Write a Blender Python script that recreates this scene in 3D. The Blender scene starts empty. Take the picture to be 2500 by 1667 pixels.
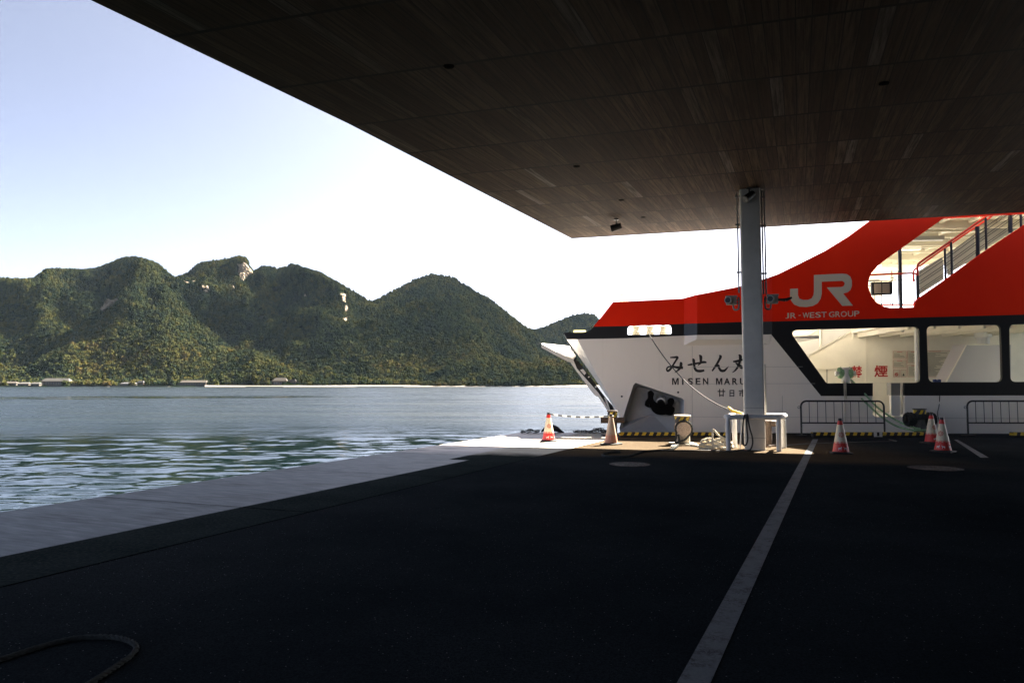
import bpy, bmesh, math, random
import numpy as np
from mathutils import Vector, Matrix, geometry, noise as mnoise
R = math.radians
random.seed(7); rng = np.random.default_rng(7)
SC = bpy.context.scene
COL = SC.collection

# ------------------------------------------------------------------ camera, sky, sun, exposure
EYE = 1.45
F = 1736.0                      # focal length in photo pixels (2500 wide)
PITCH = math.atan(106.5 / F)
cam = bpy.data.cameras.new('camera'); cam.lens = 25.0; cam.sensor_width = 36.0
cam.clip_start = 0.05; cam.clip_end = 20000
cam_ob = bpy.data.objects.new('camera', cam); COL.objects.link(cam_ob)
cam_ob.location = (0, 0, EYE); cam_ob.rotation_euler = (R(90) + PITCH, 0, 0)
SC.camera = cam_ob

SUN_AZ = R(42); SUN_EL = R(42.6)          # azimuth to the right of +Y
world = bpy.data.worlds.new('World'); SC.world = world; world.use_nodes = True
nt = world.node_tree; nt.nodes.clear()
sky = nt.nodes.new('ShaderNodeTexSky'); sky.sky_type = 'NISHITA'; sky.sun_disc = False
sky.sun_elevation = SUN_EL; sky.sun_rotation = SUN_AZ
sky.air_density = 0.22; sky.dust_density = 1.3; sky.ozone_density = 1.2
bg = nt.nodes.new('ShaderNodeBackground'); bg.inputs['Strength'].default_value = 0.05
wo = nt.nodes.new('ShaderNodeOutputWorld')
bw = nt.nodes.new('ShaderNodeRGBToBW'); dm = nt.nodes.new('ShaderNodeMix'); dm.data_type = 'RGBA'; dm.inputs[0].default_value = 0.45   # thin high cloud pales the blue
nt.links.new(sky.outputs[0], bw.inputs[0]); nt.links.new(sky.outputs[0], dm.inputs[6]); nt.links.new(bw.outputs[0], dm.inputs[7])
nt.links.new(dm.outputs[2], bg.inputs[0]); nt.links.new(bg.outputs[0], wo.inputs[0])
sl = bpy.data.lights.new('sun', 'SUN'); sl.energy = 5.0; sl.angle = R(0.5); sl.color = (1.0, 0.90, 0.76)
sun = bpy.data.objects.new('sun', sl); COL.objects.link(sun)
SUNV = Vector((math.sin(SUN_AZ) * math.cos(SUN_EL), math.cos(SUN_AZ) * math.cos(SUN_EL), math.sin(SUN_EL)))
sun.rotation_euler = SUNV.to_track_quat('Z', 'Y').to_euler()
SC.view_settings.view_transform = 'Standard'; SC.view_settings.look = 'None'
SC.view_settings.exposure = 3.7; SC.view_settings.gamma = 1.0
SC.render.engine = 'CYCLES'
SC.cycles.use_denoising = True
SC.cycles.max_bounces = 8; SC.cycles.diffuse_bounces = 5; SC.cycles.glossy_bounces = 4
SC.cycles.caustics_reflective = False; SC.cycles.caustics_refractive = False
SC.cycles.sample_clamp_indirect = 6.0

# ------------------------------------------------------------------ from the photo's view to places in the world
SP, CP = math.sin(PITCH), math.cos(PITCH)
def ray(u, v):
    xc = (u - 1250.0) / F; yc = (833.5 - v) / F
    return Vector((xc, CP - yc * SP, SP + yc * CP))
ORG = Vector((0, 0, EYE))
def G(u, v, z=0.0):
    d = ray(u, v); t = (z - EYE) / d.z
    return ORG + d * t
def P(u, v, Y):
    d = ray(u, v); return ORG + d * (Y / d.y)
SN = Vector((0.09, 1, 0)).normalized()      # into the ship, away from the quay
ST = Vector((1, -0.09, 0)).normalized()     # along the ship
def S(u, v, off=0.0):
    d = ray(u, v); c = (22.6 + 0.18) * SN.y + off
    return ORG + d * (c / d.dot(SN))
def proj(p):
    d = Vector(p) - ORG
    yc = -d.y * SP + d.z * CP; zc = d.y * CP + d.z * SP
    return 1250 + d.x / zc * F, 833.5 - yc / zc * F

# ------------------------------------------------------------------ materials
MATS = {}
def lin(c): return tuple(c) + (1.0,)
def mat(name, col, rough=0.6, metal=0.0, var=0.0, scale=3.0, bump=0.0, bscale=40.0, col2=None, spec=0.5, streak=None):
    if name in MATS: return MATS[name]
    m = bpy.data.materials.new(name); m.use_nodes = True
    t = m.node_tree; b = t.nodes['Principled BSDF']
    b.inputs['Roughness'].default_value = rough; b.inputs['Metallic'].default_value = metal
    b.inputs['Specular IOR Level'].default_value = spec
    b.inputs['Base Color'].default_value = lin(col)
    tc = t.nodes.new('ShaderNodeTexCoord')
    src = tc.outputs['Object']
    if streak:
        mp = t.nodes.new('ShaderNodeMapping'); mp.inputs['Scale'].default_value = streak
        t.links.new(src, mp.inputs[0]); src = mp.outputs[0]
    if var or col2:
        n = t.nodes.new('ShaderNodeTexNoise'); n.inputs['Scale'].default_value = scale; n.inputs['Detail'].default_value = 8
        n.inputs['Roughness'].default_value = 0.65
        t.links.new(src, n.inputs['Vector'])
        r = t.nodes.new('ShaderNodeValToRGB'); r.color_ramp.elements[0].position = 0.32; r.color_ramp.elements[1].position = 0.68
        a = col; c2 = col2 if col2 else tuple(min(1, x * (1 + var)) for x in col)
        a = tuple(x * (1 - var) for x in col)
        r.color_ramp.elements[0].color = lin(a); r.color_ramp.elements[1].color = lin(c2)
        t.links.new(n.outputs[0], r.inputs[0]); t.links.new(r.outputs[0], b.inputs['Base Color'])
    if bump:
        n2 = t.nodes.new('ShaderNodeTexNoise'); n2.inputs['Scale'].default_value = bscale; n2.inputs['Detail'].default_value = 5
        t.links.new(tc.outputs['Object'], n2.inputs['Vector'])
        bp = t.nodes.new('ShaderNodeBump'); bp.inputs['Strength'].default_value = bump; bp.inputs['Distance'].default_value = 0.02
        t.links.new(n2.outputs[0], bp.inputs['Height']); t.links.new(bp.outputs[0], b.inputs['Normal'])
    MATS[name] = m
    return m
class N:                                   # small node helper
    def __init__(s, m): s.t = m.node_tree; s.b = s.t.nodes['Principled BSDF']
    def new(s, typ, **kw):
        n = s.t.nodes.new(typ)
        for k, v in kw.items(): setattr(n, k, v)
        return n
    def link(s, a, b): s.t.links.new(a, b)
    def math(s, op, a, b=None, c=None):
        n = s.new('ShaderNodeMath', operation=op)
        for i, x in enumerate((a, b, c)):
            if x is None: continue
            if isinstance(x, (int, float)): n.inputs[i].default_value = x
            else: s.link(x, n.inputs[i])
        return n.outputs[0]
    def mix(s, f, a, b):
        n = s.new('ShaderNodeMix', data_type='RGBA')
        for sock, x in ((n.inputs[0], f), (n.inputs[6], a), (n.inputs[7], b)):
            if isinstance(x, (int, float)): sock.default_value = x
            elif isinstance(x, tuple): sock.default_value = lin(x)
            else: s.link(x, sock)
        return n.outputs[2]
    def noise(s, vec, scale, detail=4, rough=0.6):
        n = s.new('ShaderNodeTexNoise'); n.inputs['Scale'].default_value = scale
        n.inputs['Detail'].default_value = detail; n.inputs['Roughness'].default_value = rough
        if vec is not None: s.link(vec, n.inputs['Vector'])
        return n.outputs[0]
    def ramp(s, f, stops):
        r = s.new('ShaderNodeValToRGB'); e = r.color_ramp.elements
        while len(e) < len(stops): e.new(0.5)
        for i, (p, c) in enumerate(stops):
            e[i].position = p; e[i].color = lin(c) if isinstance(c, tuple) else (c, c, c, 1)
        s.link(f, r.inputs[0]); return r.outputs[0]
    def mapping(s, vec, scale=(1, 1, 1), rot=(0, 0, 0), loc=(0, 0, 0)):
        m = s.new('ShaderNodeMapping'); m.inputs['Scale'].default_value = scale
        m.inputs['Rotation'].default_value = rot; m.inputs['Location'].default_value = loc
        s.link(vec, m.inputs[0]); return m.outputs[0]
    def bump(s, h, strength, dist=0.02, prev=None):
        b = s.new('ShaderNodeBump'); b.inputs['Strength'].default_value = strength; b.inputs['Distance'].default_value = dist
        s.link(h, b.inputs['Height'])
        if prev is not None: s.link(prev, b.inputs['Normal'])
        return b.outputs[0]
def newmat(name, rough=0.6):
    m = bpy.data.materials.new(name); m.use_nodes = True; MATS[name] = m
    n = N(m); n.b.inputs['Roughness'].default_value = rough
    return m, n

# ------------------------------------------------------------------ objects
def link_mesh(name, me, m, parent=None):
    o = bpy.data.objects.new(name, me); COL.objects.link(o)
    if m is not None: me.materials.append(m)
    if parent is not None: o.parent = parent
    return o
def tag(o, label=None, cat=None, group=None, kind=None):
    if label: o['label'] = label
    if cat: o['category'] = cat
    if group: o['group'] = group
    if kind: o['kind'] = kind
    return o
def thing(name, label, cat, loc=(0, 0, 0), rotz=0.0, group=None):
    o = bpy.data.objects.new(name, None); COL.objects.link(o)
    o.location = loc; o.rotation_euler = (0, 0, rotz); o.empty_display_size = 0.2
    return tag(o, label, cat, group)
def root_loc(p):
    v = Vector((0, 0, 0))
    while p is not None: v = v + Vector(p.location); p = p.parent
    return v
class MB:
    def __init__(s): s.v = []; s.f = []
    def add(s, vs, fs):
        b = len(s.v); s.v += [Vector(p) for p in vs]; s.f += [tuple(i + b for i in f) for f in fs]; return s
    def box(s, a, b):
        (x0, y0, z0), (x1, y1, z1) = a, b
        return s.add([(x0, y0, z0), (x1, y0, z0), (x1, y1, z0), (x0, y1, z0), (x0, y0, z1), (x1, y0, z1), (x1, y1, z1), (x0, y1, z1)],
                     [(0, 3, 2, 1), (4, 5, 6, 7), (0, 1, 5, 4), (1, 2, 6, 5), (2, 3, 7, 6), (3, 0, 4, 7)])
    def obox(s, c, ax, ay, az):            # oriented box: centre and half-axis vectors
        c, ax, ay, az = map(Vector, (c, ax, ay, az))
        vs = [c + ax * i + ay * j + az * k for k in (-1, 1) for i, j in ((-1, -1), (1, -1), (1, 1), (-1, 1))]
        return s.add(vs, [(0, 3, 2, 1), (4, 5, 6, 7), (0, 1, 5, 4), (1, 2, 6, 5), (2, 3, 7, 6), (3, 0, 4, 7)])
    def cyl(s, p0, p1, r0, r1=None, n=16):
        r1 = r0 if r1 is None else r1
        p0, p1 = Vector(p0), Vector(p1); d = (p1 - p0).normalized()
        a = d.orthogonal().normalized(); b = d.cross(a)
        vs = []
        for p, r in ((p0, r0), (p1, r1)):
            for i in range(n):
                t = 2 * math.pi * i / n; vs.append(p + (a * math.cos(t) + b * math.sin(t)) * r)
        fs = [(i, (i + 1) % n, n + (i + 1) % n, n + i) for i in range(n)]
        fs += [tuple(range(n - 1, -1, -1)), tuple(range(n, 2 * n))]
        return s.add(vs, fs)
    def tube(s, pts, r, n=8, closed=False):
        pts = [Vector(p) for p in pts]; m = len(pts); vs = []; prev = None
        for i, p in enumerate(pts):
            if closed: d = pts[(i + 1) % m] - pts[i - 1]
            else: d = pts[min(i + 1, m - 1)] - pts[max(i - 1, 0)]
            d = d.normalized() if d.length > 1e-9 else Vector((0, 0, 1))
            if prev is None: a = d.orthogonal().normalized()
            else:
                a = prev - d * prev.dot(d); a = a.normalized() if a.length > 1e-6 else d.orthogonal().normalized()
            prev = a; b = d.cross(a); rr = r[i] if hasattr(r, '__len__') else r
            for k in range(n):
                t = 2 * math.pi * k / n; vs.append(p + (a * math.cos(t) + b * math.sin(t)) * rr)
        fs = []
        for i in range(m if closed else m - 1):
            j = (i + 1) % m
            for k in range(n): fs.append((i * n + k, i * n + (k + 1) % n, j * n + (k + 1) % n, j * n + k))
        if not closed: fs += [tuple(range(n - 1, -1, -1)), tuple(range((m - 1) * n, m * n))]
        return s.add(vs, fs)
    def lathe(s, prof, c=(0, 0, 0), n=24):
        c = Vector(c); vs = []; m = len(prof)
        for r, z in prof:
            for i in range(n):
                t = 2 * math.pi * i / n; vs.append(c + Vector((r * math.cos(t), r * math.sin(t), z)))
        fs = []
        for j in range(m - 1):
            for i in range(n): fs.append((j * n + i, j * n + (i + 1) % n, (j + 1) * n + (i + 1) % n, (j + 1) * n + i))
        fs += [tuple(range(n - 1, -1, -1)), tuple(range((m - 1) * n, m * n))]
        return s.add(vs, fs)
    def prism(s, poly, d):                 # polygon in 3D swept by vector d
        poly = [Vector(p) for p in poly]; d = Vector(d); n = len(poly)
        tri = geometry.tessellate_polygon([poly])
        fs = [tuple(t) for t in tri] + [tuple(i + n for i in reversed(t)) for t in tri]
        fs += [(i, (i + 1) % n, n + (i + 1) % n, n + i) for i in range(n)]
        return s.add(poly + [p + d for p in poly], fs)
    def poly(s, pts):
        pts = [Vector(p) for p in pts]
        return s.add(pts, [tuple(t) for t in geometry.tessellate_polygon([pts])])
    def build(s, name, m, parent=None, smooth=False, local=False, bevel=0.0):
        off = Vector((0, 0, 0)) if (parent is None or local) else root_loc(parent)
        me = bpy.data.meshes.new(name); me.from_pydata([tuple(p - off) for p in s.v], [], s.f)
        bm = bmesh.new(); bm.from_mesh(me); bmesh.ops.recalc_face_normals(bm, faces=bm.faces)
        bm.to_mesh(me); bm.free()
        if smooth:
            for p in me.polygons: p.use_smooth = True
            me.set_sharp_from_angle(angle=R(40))
        o = link_mesh(name, me, m, parent)
        if bevel:
            b = o.modifiers.new('bevel', 'BEVEL'); b.width = bevel; b.segments = 2; b.limit_method = 'ANGLE'
        return o
def copy_tree(o, parent=None):
    c = o.copy(); COL.objects.link(c)
    if parent is not None: c.parent = parent
    for ch in [x for x in bpy.data.objects if x.parent == o]: copy_tree(ch, c)
    return c
def spline(pts, n=8, closed=False):
    pts = [Vector(p) for p in pts]; out = []; m = len(pts)
    rngi = range(m) if closed else range(m - 1)
    for i in rngi:
        if closed: p0, p1, p2, p3 = pts[i - 1], pts[i], pts[(i + 1) % m], pts[(i + 2) % m]
        else: p0, p1, p2, p3 = pts[max(i - 1, 0)], pts[i], pts[i + 1], pts[min(i + 2, m - 1)]
        for k in range(n):
            t = k / n
            out.append(0.5 * ((2 * p1) + (p2 - p0) * t + (2 * p0 - 5 * p1 + 4 * p2 - p3) * t * t + (3 * p1 - p0 - 3 * p2 + p3) * t ** 3))
    if not closed: out.append(pts[-1])
    return out
def resample(pts, step):
    out = [pts[0]]; acc = 0
    for a, b in zip(pts, pts[1:]):
        L = (b - a).length; d = step - acc
        while d <= L:
            out.append(a + (b - a) * (d / L)); d += step
        acc = (acc + L) % step if L else acc
    return out
def rope(mb, pts, r, strands=3, pitch=None):
    pitch = pitch or r * 7
    path = resample(pts, r * 0.7)
    if len(path) < 3: return mb
    lines = [[] for _ in range(strands)]; prev = None; dist = 0
    for i, p in enumerate(path):
        d = (path[min(i + 1, len(path) - 1)] - path[max(i - 1, 0)]).normalized()
        if prev is None: a = d.orthogonal().normalized()
        else: a = (prev - d * prev.dot(d)).normalized()
        prev = a; b = d.cross(a); ph = 2 * math.pi * (i * r * 0.7) / pitch
        for k in range(strands):
            t = ph + 2 * math.pi * k / strands
            lines[k].append(p + (a * math.cos(t) + b * math.sin(t)) * r * 0.5)
    for l in lines: mb.tube(l, r * 0.56, n=6)
    return mb
def rpoly(pts, r, seg=5):                  # round the corners of a 2D polygon (r per corner or one value)
    out = []; n = len(pts)
    for i in range(n):
        p0, p1, p2 = (Vector(pts[j % n] + (0,)) if False else Vector((pts[j % n][0], pts[j % n][1])) for j in (i - 1, i, i + 1))
        rr = r[i] if hasattr(r, '__len__') else r
        if rr <= 0: out.append(tuple(p1)); continue
        a = (p0 - p1); b = (p2 - p1); la, lb = a.length, b.length; a.normalize(); b.normalize()
        q = min(rr, la * 0.48, lb * 0.48); A = p1 + a * q; B = p1 + b * q
        for k in range(seg + 1):
            t = k / seg; out.append(tuple(A * (1 - t) ** 2 + p1 * 2 * t * (1 - t) + B * t * t))
    return out
def plate(name, outer, m, parent, holes=(), off=0.0, thick=0.1, cuts=(), vcuts=(), inner_m=None):
    """a steel sheet on the ship's side, given by its outline and openings"""
    fn = off if callable(off) else (lambda u, v: off)
    loops = [[Vector((x, y, 0)) for x, y in l] for l in [outer] + list(holes)]
    flat = [p for l in loops for p in l]
    bm = bmesh.new(); vs = [bm.verts.new(p) for p in flat]
    for t in geometry.tessellate_polygon(loops):
        try: bm.faces.new([vs[i] for i in t])
        except ValueError: pass
    for c in cuts: bmesh.ops.bisect_plane(bm, geom=bm.verts[:] + bm.edges[:] + bm.faces[:], plane_co=(c, 0, 0), plane_no=(1, 0, 0))
    for c in vcuts: bmesh.ops.bisect_plane(bm, geom=bm.verts[:] + bm.edges[:] + bm.faces[:], plane_co=(0, c, 0), plane_no=(0, 1, 0))
    if thick:
        ex = bmesh.ops.extrude_face_region(bm, geom=bm.faces[:], use_keep_orig=True)
        for g in ex['geom']:
            if isinstance(g, bmesh.types.BMVert): g.co.z = 1
    if inner_m:
        for f in bm.faces:
            if all(v.co.z > .5 for v in f.verts): f.material_index = 1
    o0 = root_loc(parent)
    for v in bm.verts:
        q = S(v.co.x, v.co.y, fn(v.co.x, v.co.y)) + SN * (thick * v.co.z); v.co = q - o0
    bmesh.ops.recalc_face_normals(bm, faces=bm.faces)
    me = bpy.data.meshes.new(name); bm.to_mesh(me); bm.free()
    o = link_mesh(name, me, m, parent)
    if inner_m: me.materials.append(inner_m)
    return o
def text_tris(s, bold=0.0, shear=0.0):
    cu = bpy.data.curves.new('t', 'FONT'); cu.body = s; cu.offset = bold; cu.shear = shear; cu.resolution_u = 4
    o = bpy.data.objects.new('t', cu); COL.objects.link(o)
    dg = bpy.context.evaluated_depsgraph_get(); dg.update()
    me = o.evaluated_get(dg).to_mesh()
    vs = [(v.co.x, v.co.y) for v in me.vertices]; fs = [tuple(p.vertices) for p in me.polygons]
    o.evaluated_get(dg).to_mesh_clear()
    bpy.data.objects.remove(o); bpy.data.curves.remove(cu)
    if not vs: return [], []
    x0 = min(v[0] for v in vs); x1 = max(v[0] for v in vs); y0 = min(v[1] for v in vs); y1 = max(v[1] for v in vs)
    return [((x - x0) / max(x1 - x0, 1e-6), (y - y0) / max(y1 - y0, 1e-6)) for x, y in vs], fs
def text_on(mb, s, quad, surf, bold=0.0):  # quad: top-left, top-right, bottom-right, bottom-left
    vs, fs = text_tris(s, bold)
    if not vs: return mb
    tl, tr, br, bl = [Vector(q) for q in quad]
    pts = []
    for x, y in vs:
        top = tl.lerp(tr, x); bot = bl.lerp(br, x); q = bot.lerp(top, y); pts.append(surf(q.x, q.y))
    return mb.add(pts, fs)
def stroke(mb, pts, surf):                 # brush stroke: (x, y, width) in photo pixels
    P2 = spline([Vector(p) for p in pts], 6); L = []; Rr = []
    for i, p in enumerate(P2):
        d = P2[min(i + 1, len(P2) - 1)] - P2[max(i - 1, 0)]; n = Vector((-d.y, d.x)); n = n.normalized() if n.length > 0 else Vector((0, 1))
        w = max(p.z, 0.2) * 0.66; L.append((p.x + n.x * w, p.y + n.y * w)); Rr.append((p.x - n.x * w, p.y - n.y * w))
    pts3 = [surf(*q) for q in L] + [surf(*q) for q in Rr]; k = len(L)
    return mb.add(pts3, [(i, i + 1, k + i + 1, k + i) for i in range(k - 1)])
def zmap(ox, oy, s): return lambda x, y: (ox + x / s, oy + y / s)

# ================================================================== SETTING
# ---- ground materials
def quay_dir_uv(n):
    tc = n.new('ShaderNodeTexCoord')
    return tc.outputs['Object'], n.mapping(tc.outputs['Object'], rot=(0, 0, R(24.2)))
def sun_shade_mask(n, big):      # sun and canopy shade put into paving colour: pale quay end, dark further in
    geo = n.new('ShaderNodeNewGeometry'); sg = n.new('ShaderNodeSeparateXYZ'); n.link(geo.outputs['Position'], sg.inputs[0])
    end_pos = n.math('ADD', n.math('ADD', sg.outputs[1], n.math('MULTIPLY', sg.outputs[0], .287)), n.math('MULTIPLY', n.math('SUBTRACT', big, 0.5), 1.6))
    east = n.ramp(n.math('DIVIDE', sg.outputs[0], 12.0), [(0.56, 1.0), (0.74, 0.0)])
    return n.math('MULTIPLY', n.ramp(n.math('DIVIDE', end_pos, 22.0), [(0.665, 0.0), (0.71, 1.0)]), east)
m_asph, n = newmat('asphalt', 0.82)
o_, r_ = quay_dir_uv(n)
big = n.noise(o_, 0.45, 6, 0.6); fine = n.noise(o_, 85, 3, 0.7)
vor = n.new('ShaderNodeTexVoronoi'); vor.inputs['Scale'].default_value = 95; n.link(o_, vor.inputs['Vector'])
geo = n.new('ShaderNodeNewGeometry'); sg = n.new('ShaderNodeSeparateXYZ'); n.link(geo.outputs['Position'], sg.inputs[0])
lit_mask = sun_shade_mask(n, big)  # sunlit strip and canopy shade painted as asphalt colour
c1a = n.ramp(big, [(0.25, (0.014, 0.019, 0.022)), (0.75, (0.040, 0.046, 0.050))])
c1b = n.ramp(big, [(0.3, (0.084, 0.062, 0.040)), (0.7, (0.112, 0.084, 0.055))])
c1 = n.mix(lit_mask, c1a, c1b)
c2 = n.mix(n.ramp(fine, [(0.4, 0.0), (0.62, 0.75)]), c1, (0.010, 0.012, 0.014))
wn = n.new('ShaderNodeTexWhiteNoise'); n.link(vor.outputs['Position'], wn.inputs['Vector'])
spk = n.math('MULTIPLY', n.math('GREATER_THAN', wn.outputs['Value'], 0.989), n.math('LESS_THAN', vor.outputs['Distance'], 0.33))
c3 = n.mix(spk, c2, (0.22, 0.22, 0.23))
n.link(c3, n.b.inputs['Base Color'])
n.link(n.bump(n.noise(o_, 140, 2, 0.7), 0.5, 0.008), n.b.inputs['Normal'])
n.b.inputs['Specular IOR Level'].default_value = 0.0
m_conc, n = newmat('pale_concrete', 0.9)
o_, r_ = quay_dir_uv(n)
big = n.noise(o_, 0.9, 8, 0.65)
c1 = n.mix(sun_shade_mask(n, big), n.ramp(big, [(0.3, (0.012, 0.018, 0.019)), (0.7, (0.024, 0.032, 0.033))]), n.ramp(big, [(0.3, (0.46, 0.43, 0.37)), (0.7, (0.56, 0.53, 0.46))]))
c2 = n.mix(n.ramp(n.noise(o_, 30, 4, 0.7), [(0.45, 0.0), (0.8, 0.4)]), c1, (0.10, 0.10, 0.09))
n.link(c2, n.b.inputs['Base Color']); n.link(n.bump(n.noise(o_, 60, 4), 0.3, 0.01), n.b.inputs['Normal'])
n.b.inputs['Specular IOR Level'].default_value = 0.0
m_cope, n = newmat('smooth_coping_concrete', 0.36)
o_, r_ = quay_dir_uv(n)
st = n.mapping(r_, scale=(1.0, 7.0, 1.0))
big = n.noise(st, 1.1, 8, 0.6)
c1 = n.mix(sun_shade_mask(n, n.noise(o_, 0.9, 4)), n.ramp(big, [(0.3, (0.024, 0.033, 0.040)), (0.7, (0.060, 0.070, 0.082))]), n.ramp(big, [(0.3, (0.30, 0.26, 0.235)), (0.7, (0.40, 0.35, 0.32))]))
blot = n.ramp(n.noise(n.mapping(r_, scale=(0.6, 1.4, 1)), 1.3, 5, 0.55), [(0.5, 0.0), (0.66, 0.85)])
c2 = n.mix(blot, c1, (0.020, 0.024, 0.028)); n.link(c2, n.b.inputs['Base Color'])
rg = n.ramp(n.noise(st, 2.2, 6, 0.6), [(0.3, 0.36), (0.75, 0.6)]); n.link(rg, n.b.inputs['Roughness'])
n.link(n.bump(n.noise(st, 14, 4), 0.12, 0.01), n.b.inputs['Normal'])
n.b.inputs['Specular IOR Level'].default_value = 0.13

VPX = 2030.0
def qline(m, u):  # ground line towards the quay's vanishing point
    return G(u, 940 + m * (VPX - u))
QD = (G(1263, 940 + .1545 * (VPX - 1263)) - G(0, 940 + .1545 * VPX)); QD.normalize()      # along the quay
QE = Vector((QD.y, -QD.x, 0))                                                             # inland
o_near = qline(.1545, 0); o_far = G(1271, 1055.4)
end_r = G(2500, 1059); ED = (end_r - o_far).normalized()
far_right = o_far + ED * 70
back = o_near - QD * 45
corner_b = back + QE * 90
def slab(name, pts, z1, z0, m, kind='structure'):
    mb = MB(); mb.prism([Vector((p.x, p.y, z0)) for p in pts], (0, 0, z1 - z0))
    return tag(mb.build(name, m), kind=kind)
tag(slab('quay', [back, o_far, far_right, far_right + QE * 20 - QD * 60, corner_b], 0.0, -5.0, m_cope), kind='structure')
def sheet(name, pts, z, m):
    mb = MB(); mb.poly([Vector((p.x, p.y, z)) for p in pts]); return tag(mb.build(name, m), kind='structure')
i_far = o_far + ED * ((qline(.1925, 1180) - o_far).cross(QD).z / ED.cross(QD).z)
a_far = o_far + ED * ((qline(.2445, 700) - o_far).cross(QD).z / ED.cross(QD).z)
j1 = G(1096, 1121); j2 = G(1146, 1123)
inner_back = qline(.2065, 0) - QD * 45; asp_back = qline(.2445, 0) - QD * 45
asp_off = (a_far - o_far).length
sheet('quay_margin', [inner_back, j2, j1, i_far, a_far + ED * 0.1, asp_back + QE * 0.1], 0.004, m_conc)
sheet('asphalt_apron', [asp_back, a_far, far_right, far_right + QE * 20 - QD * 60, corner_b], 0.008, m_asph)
m_dark = mat('joint_filler', (0.004, 0.004, 0.0045), 1.0, spec=0.0)
jm = MB()
JD = (G(731, 1253.7) - G(255, 1218)).normalized()
p1 = qline(.1545, 255)
for k in range(-4, 6):
    a = p1 + QD * (3.35 * k)
    if (a - o_far).dot(QD) > -0.4: continue
    s_ = 1 / max(JD.dot(QE), .1); w_ = (asp_back - inner_back).dot(QE) + (inner_back - back).dot(QE)
    L = w_ * s_; b = a + JD * L; q = Vector((-JD.y, JD.x, 0)) * 0.009
    jm.add([Vector((p.x, p.y, 0.0075)) for p in (a - q, b - q, b + q, a + q)], [(0, 1, 2, 3)])
q = QE * 0.011
a, b = asp_back, a_far
jm.add([Vector((p.x, p.y, 0.0105)) for p in (a - q, b - q, b + q, a + q)], [(0, 1, 2, 3)])
tag(jm.build('expansion_joints', m_dark), kind='structure')
# painted lines
m_paint, n = newmat('worn_white_paint', 0.7)
tc = n.new('ShaderNodeTexCoord'); o_ = tc.outputs['Object']
w1 = n.ramp(n.noise(o_, 5, 8, 0.7), [(0.36, 1.0), (0.55, 0.0)]); w2 = n.ramp(n.noise(o_, 45, 4, 0.8), [(0.42, 1.0), (0.6, 0.0)])
wear = n.math('MULTIPLY', w1, w2); wear = n.math('ADD', n.math('MULTIPLY', wear, 0.8), n.math('MULTIPLY', w2, 0.18))
n.link(n.mix(wear, (0.15, 0.165, 0.18), (0.03, 0.032, 0.034)), n.b.inputs['Base Color']); n.b.inputs['Specular IOR Level'].default_value = 0.05
sheet('painted_line', [G(1655, 1667) * 1.0 - (G(1984, 1072.7) - G(1655, 1667)) * 0.25, G(1984, 1072.7), G(1997.4, 1072.7), G(1737, 1667) - (G(1997.4, 1072.7) - G(1737, 1667)) * 0.25], 0.012, m_paint)
sheet('painted_line', [G(2394, 1118), G(2329, 1074), G(2338, 1074), G(2414, 1118)], 0.012, m_paint)

# ---- water
SEA = -1.75
m_wat, n = newmat('sea_water', 0.04)
n.b.inputs['Base Color'].default_value = (0.0010, 0.0046, 0.0046, 1); n.b.inputs['IOR'].default_value = 1.333
n.b.inputs['Specular IOR Level'].default_value = 0.5
geo = n.new('ShaderNodeNewGeometry'); pos = geo.outputs['Position']
sx = n.new('ShaderNodeSeparateXYZ'); n.link(pos, sx.inputs[0])
warp = n.math('MULTIPLY', n.math('SUBTRACT', n.noise(n.mapping(pos, scale=(0.01, 0.03, 1)), 1.0, 4), 0.5), 26)
yy = n.math('ADD', sx.outputs[1], n.math('ADD', warp, n.math('MULTIPLY', sx.outputs[0], -0.12)))
ruff = n.new('ShaderNodeMapRange'); ruff.inputs[1].default_value = 38; ruff.inputs[2].default_value = 68; ruff.interpolation_type = 'SMOOTHSTEP'; n.link(yy, ruff.inputs[0])
# calm slick lying across the strait
w2 = n.math('MULTIPLY', n.math('SUBTRACT', n.noise(n.mapping(pos, scale=(0.012, 0.02, 1)), 1.0, 5), 0.5), 60)
y2 = n.math('ADD', sx.outputs[1], n.math('ADD', w2, n.math('MULTIPLY', sx.outputs[0], -0.25)))
slick = n.math('SUBTRACT', 1.0, n.math('MINIMUM', 1.0, n.math('DIVIDE', n.math('ABSOLUTE', n.math('SUBTRACT', y2, 212.0)), 34.0)))
slick = n.math('MULTIPLY', n.math('MAXIMUM', slick, 0.0), n.ramp(n.math('DIVIDE', n.math('ADD', sx.outputs[0], 120.0), 120.0), [(0.2, 1.0), (0.85, 0.0)]))
slk = n.ramp(n.math('MULTIPLY', slick, n.ramp(n.noise(n.mapping(pos, scale=(0.05, 0.16, 1)), 1.0, 6, .75), [(.45, 0.0), (.53, 1.0)])), [(0.08, 0.0), (0.35, 1.0)])
gust = n.ramp(n.noise(n.mapping(pos, scale=(0.035, 0.11, 1)), 1.0, 6, .7), [(.38, 0.55), (.62, 1.25)])
rf = n.math('MULTIPLY', n.math('MULTIPLY', ruff.outputs[0], gust), n.math('SUBTRACT', 1.0, slk))
h1 = n.noise(n.mapping(pos, scale=(0.8, 1.6, 1)), 1.0, 4, 0.6); h2 = n.noise(n.mapping(pos, scale=(2.6, 5, 1)), 1.0, 3, 0.6)
h3 = n.noise(n.mapping(pos, scale=(0.16, 0.42, 1)), 1.0, 3, 0.6)
hh = n.math('ADD', n.math('ADD', n.math('MULTIPLY', h1, 0.35), n.math('MULTIPLY', h2, 0.12)), n.math('MULTIPLY', h3, 0.9))
bmp = n.new('ShaderNodeBump'); bmp.inputs['Distance'].default_value = 1.0
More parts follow.
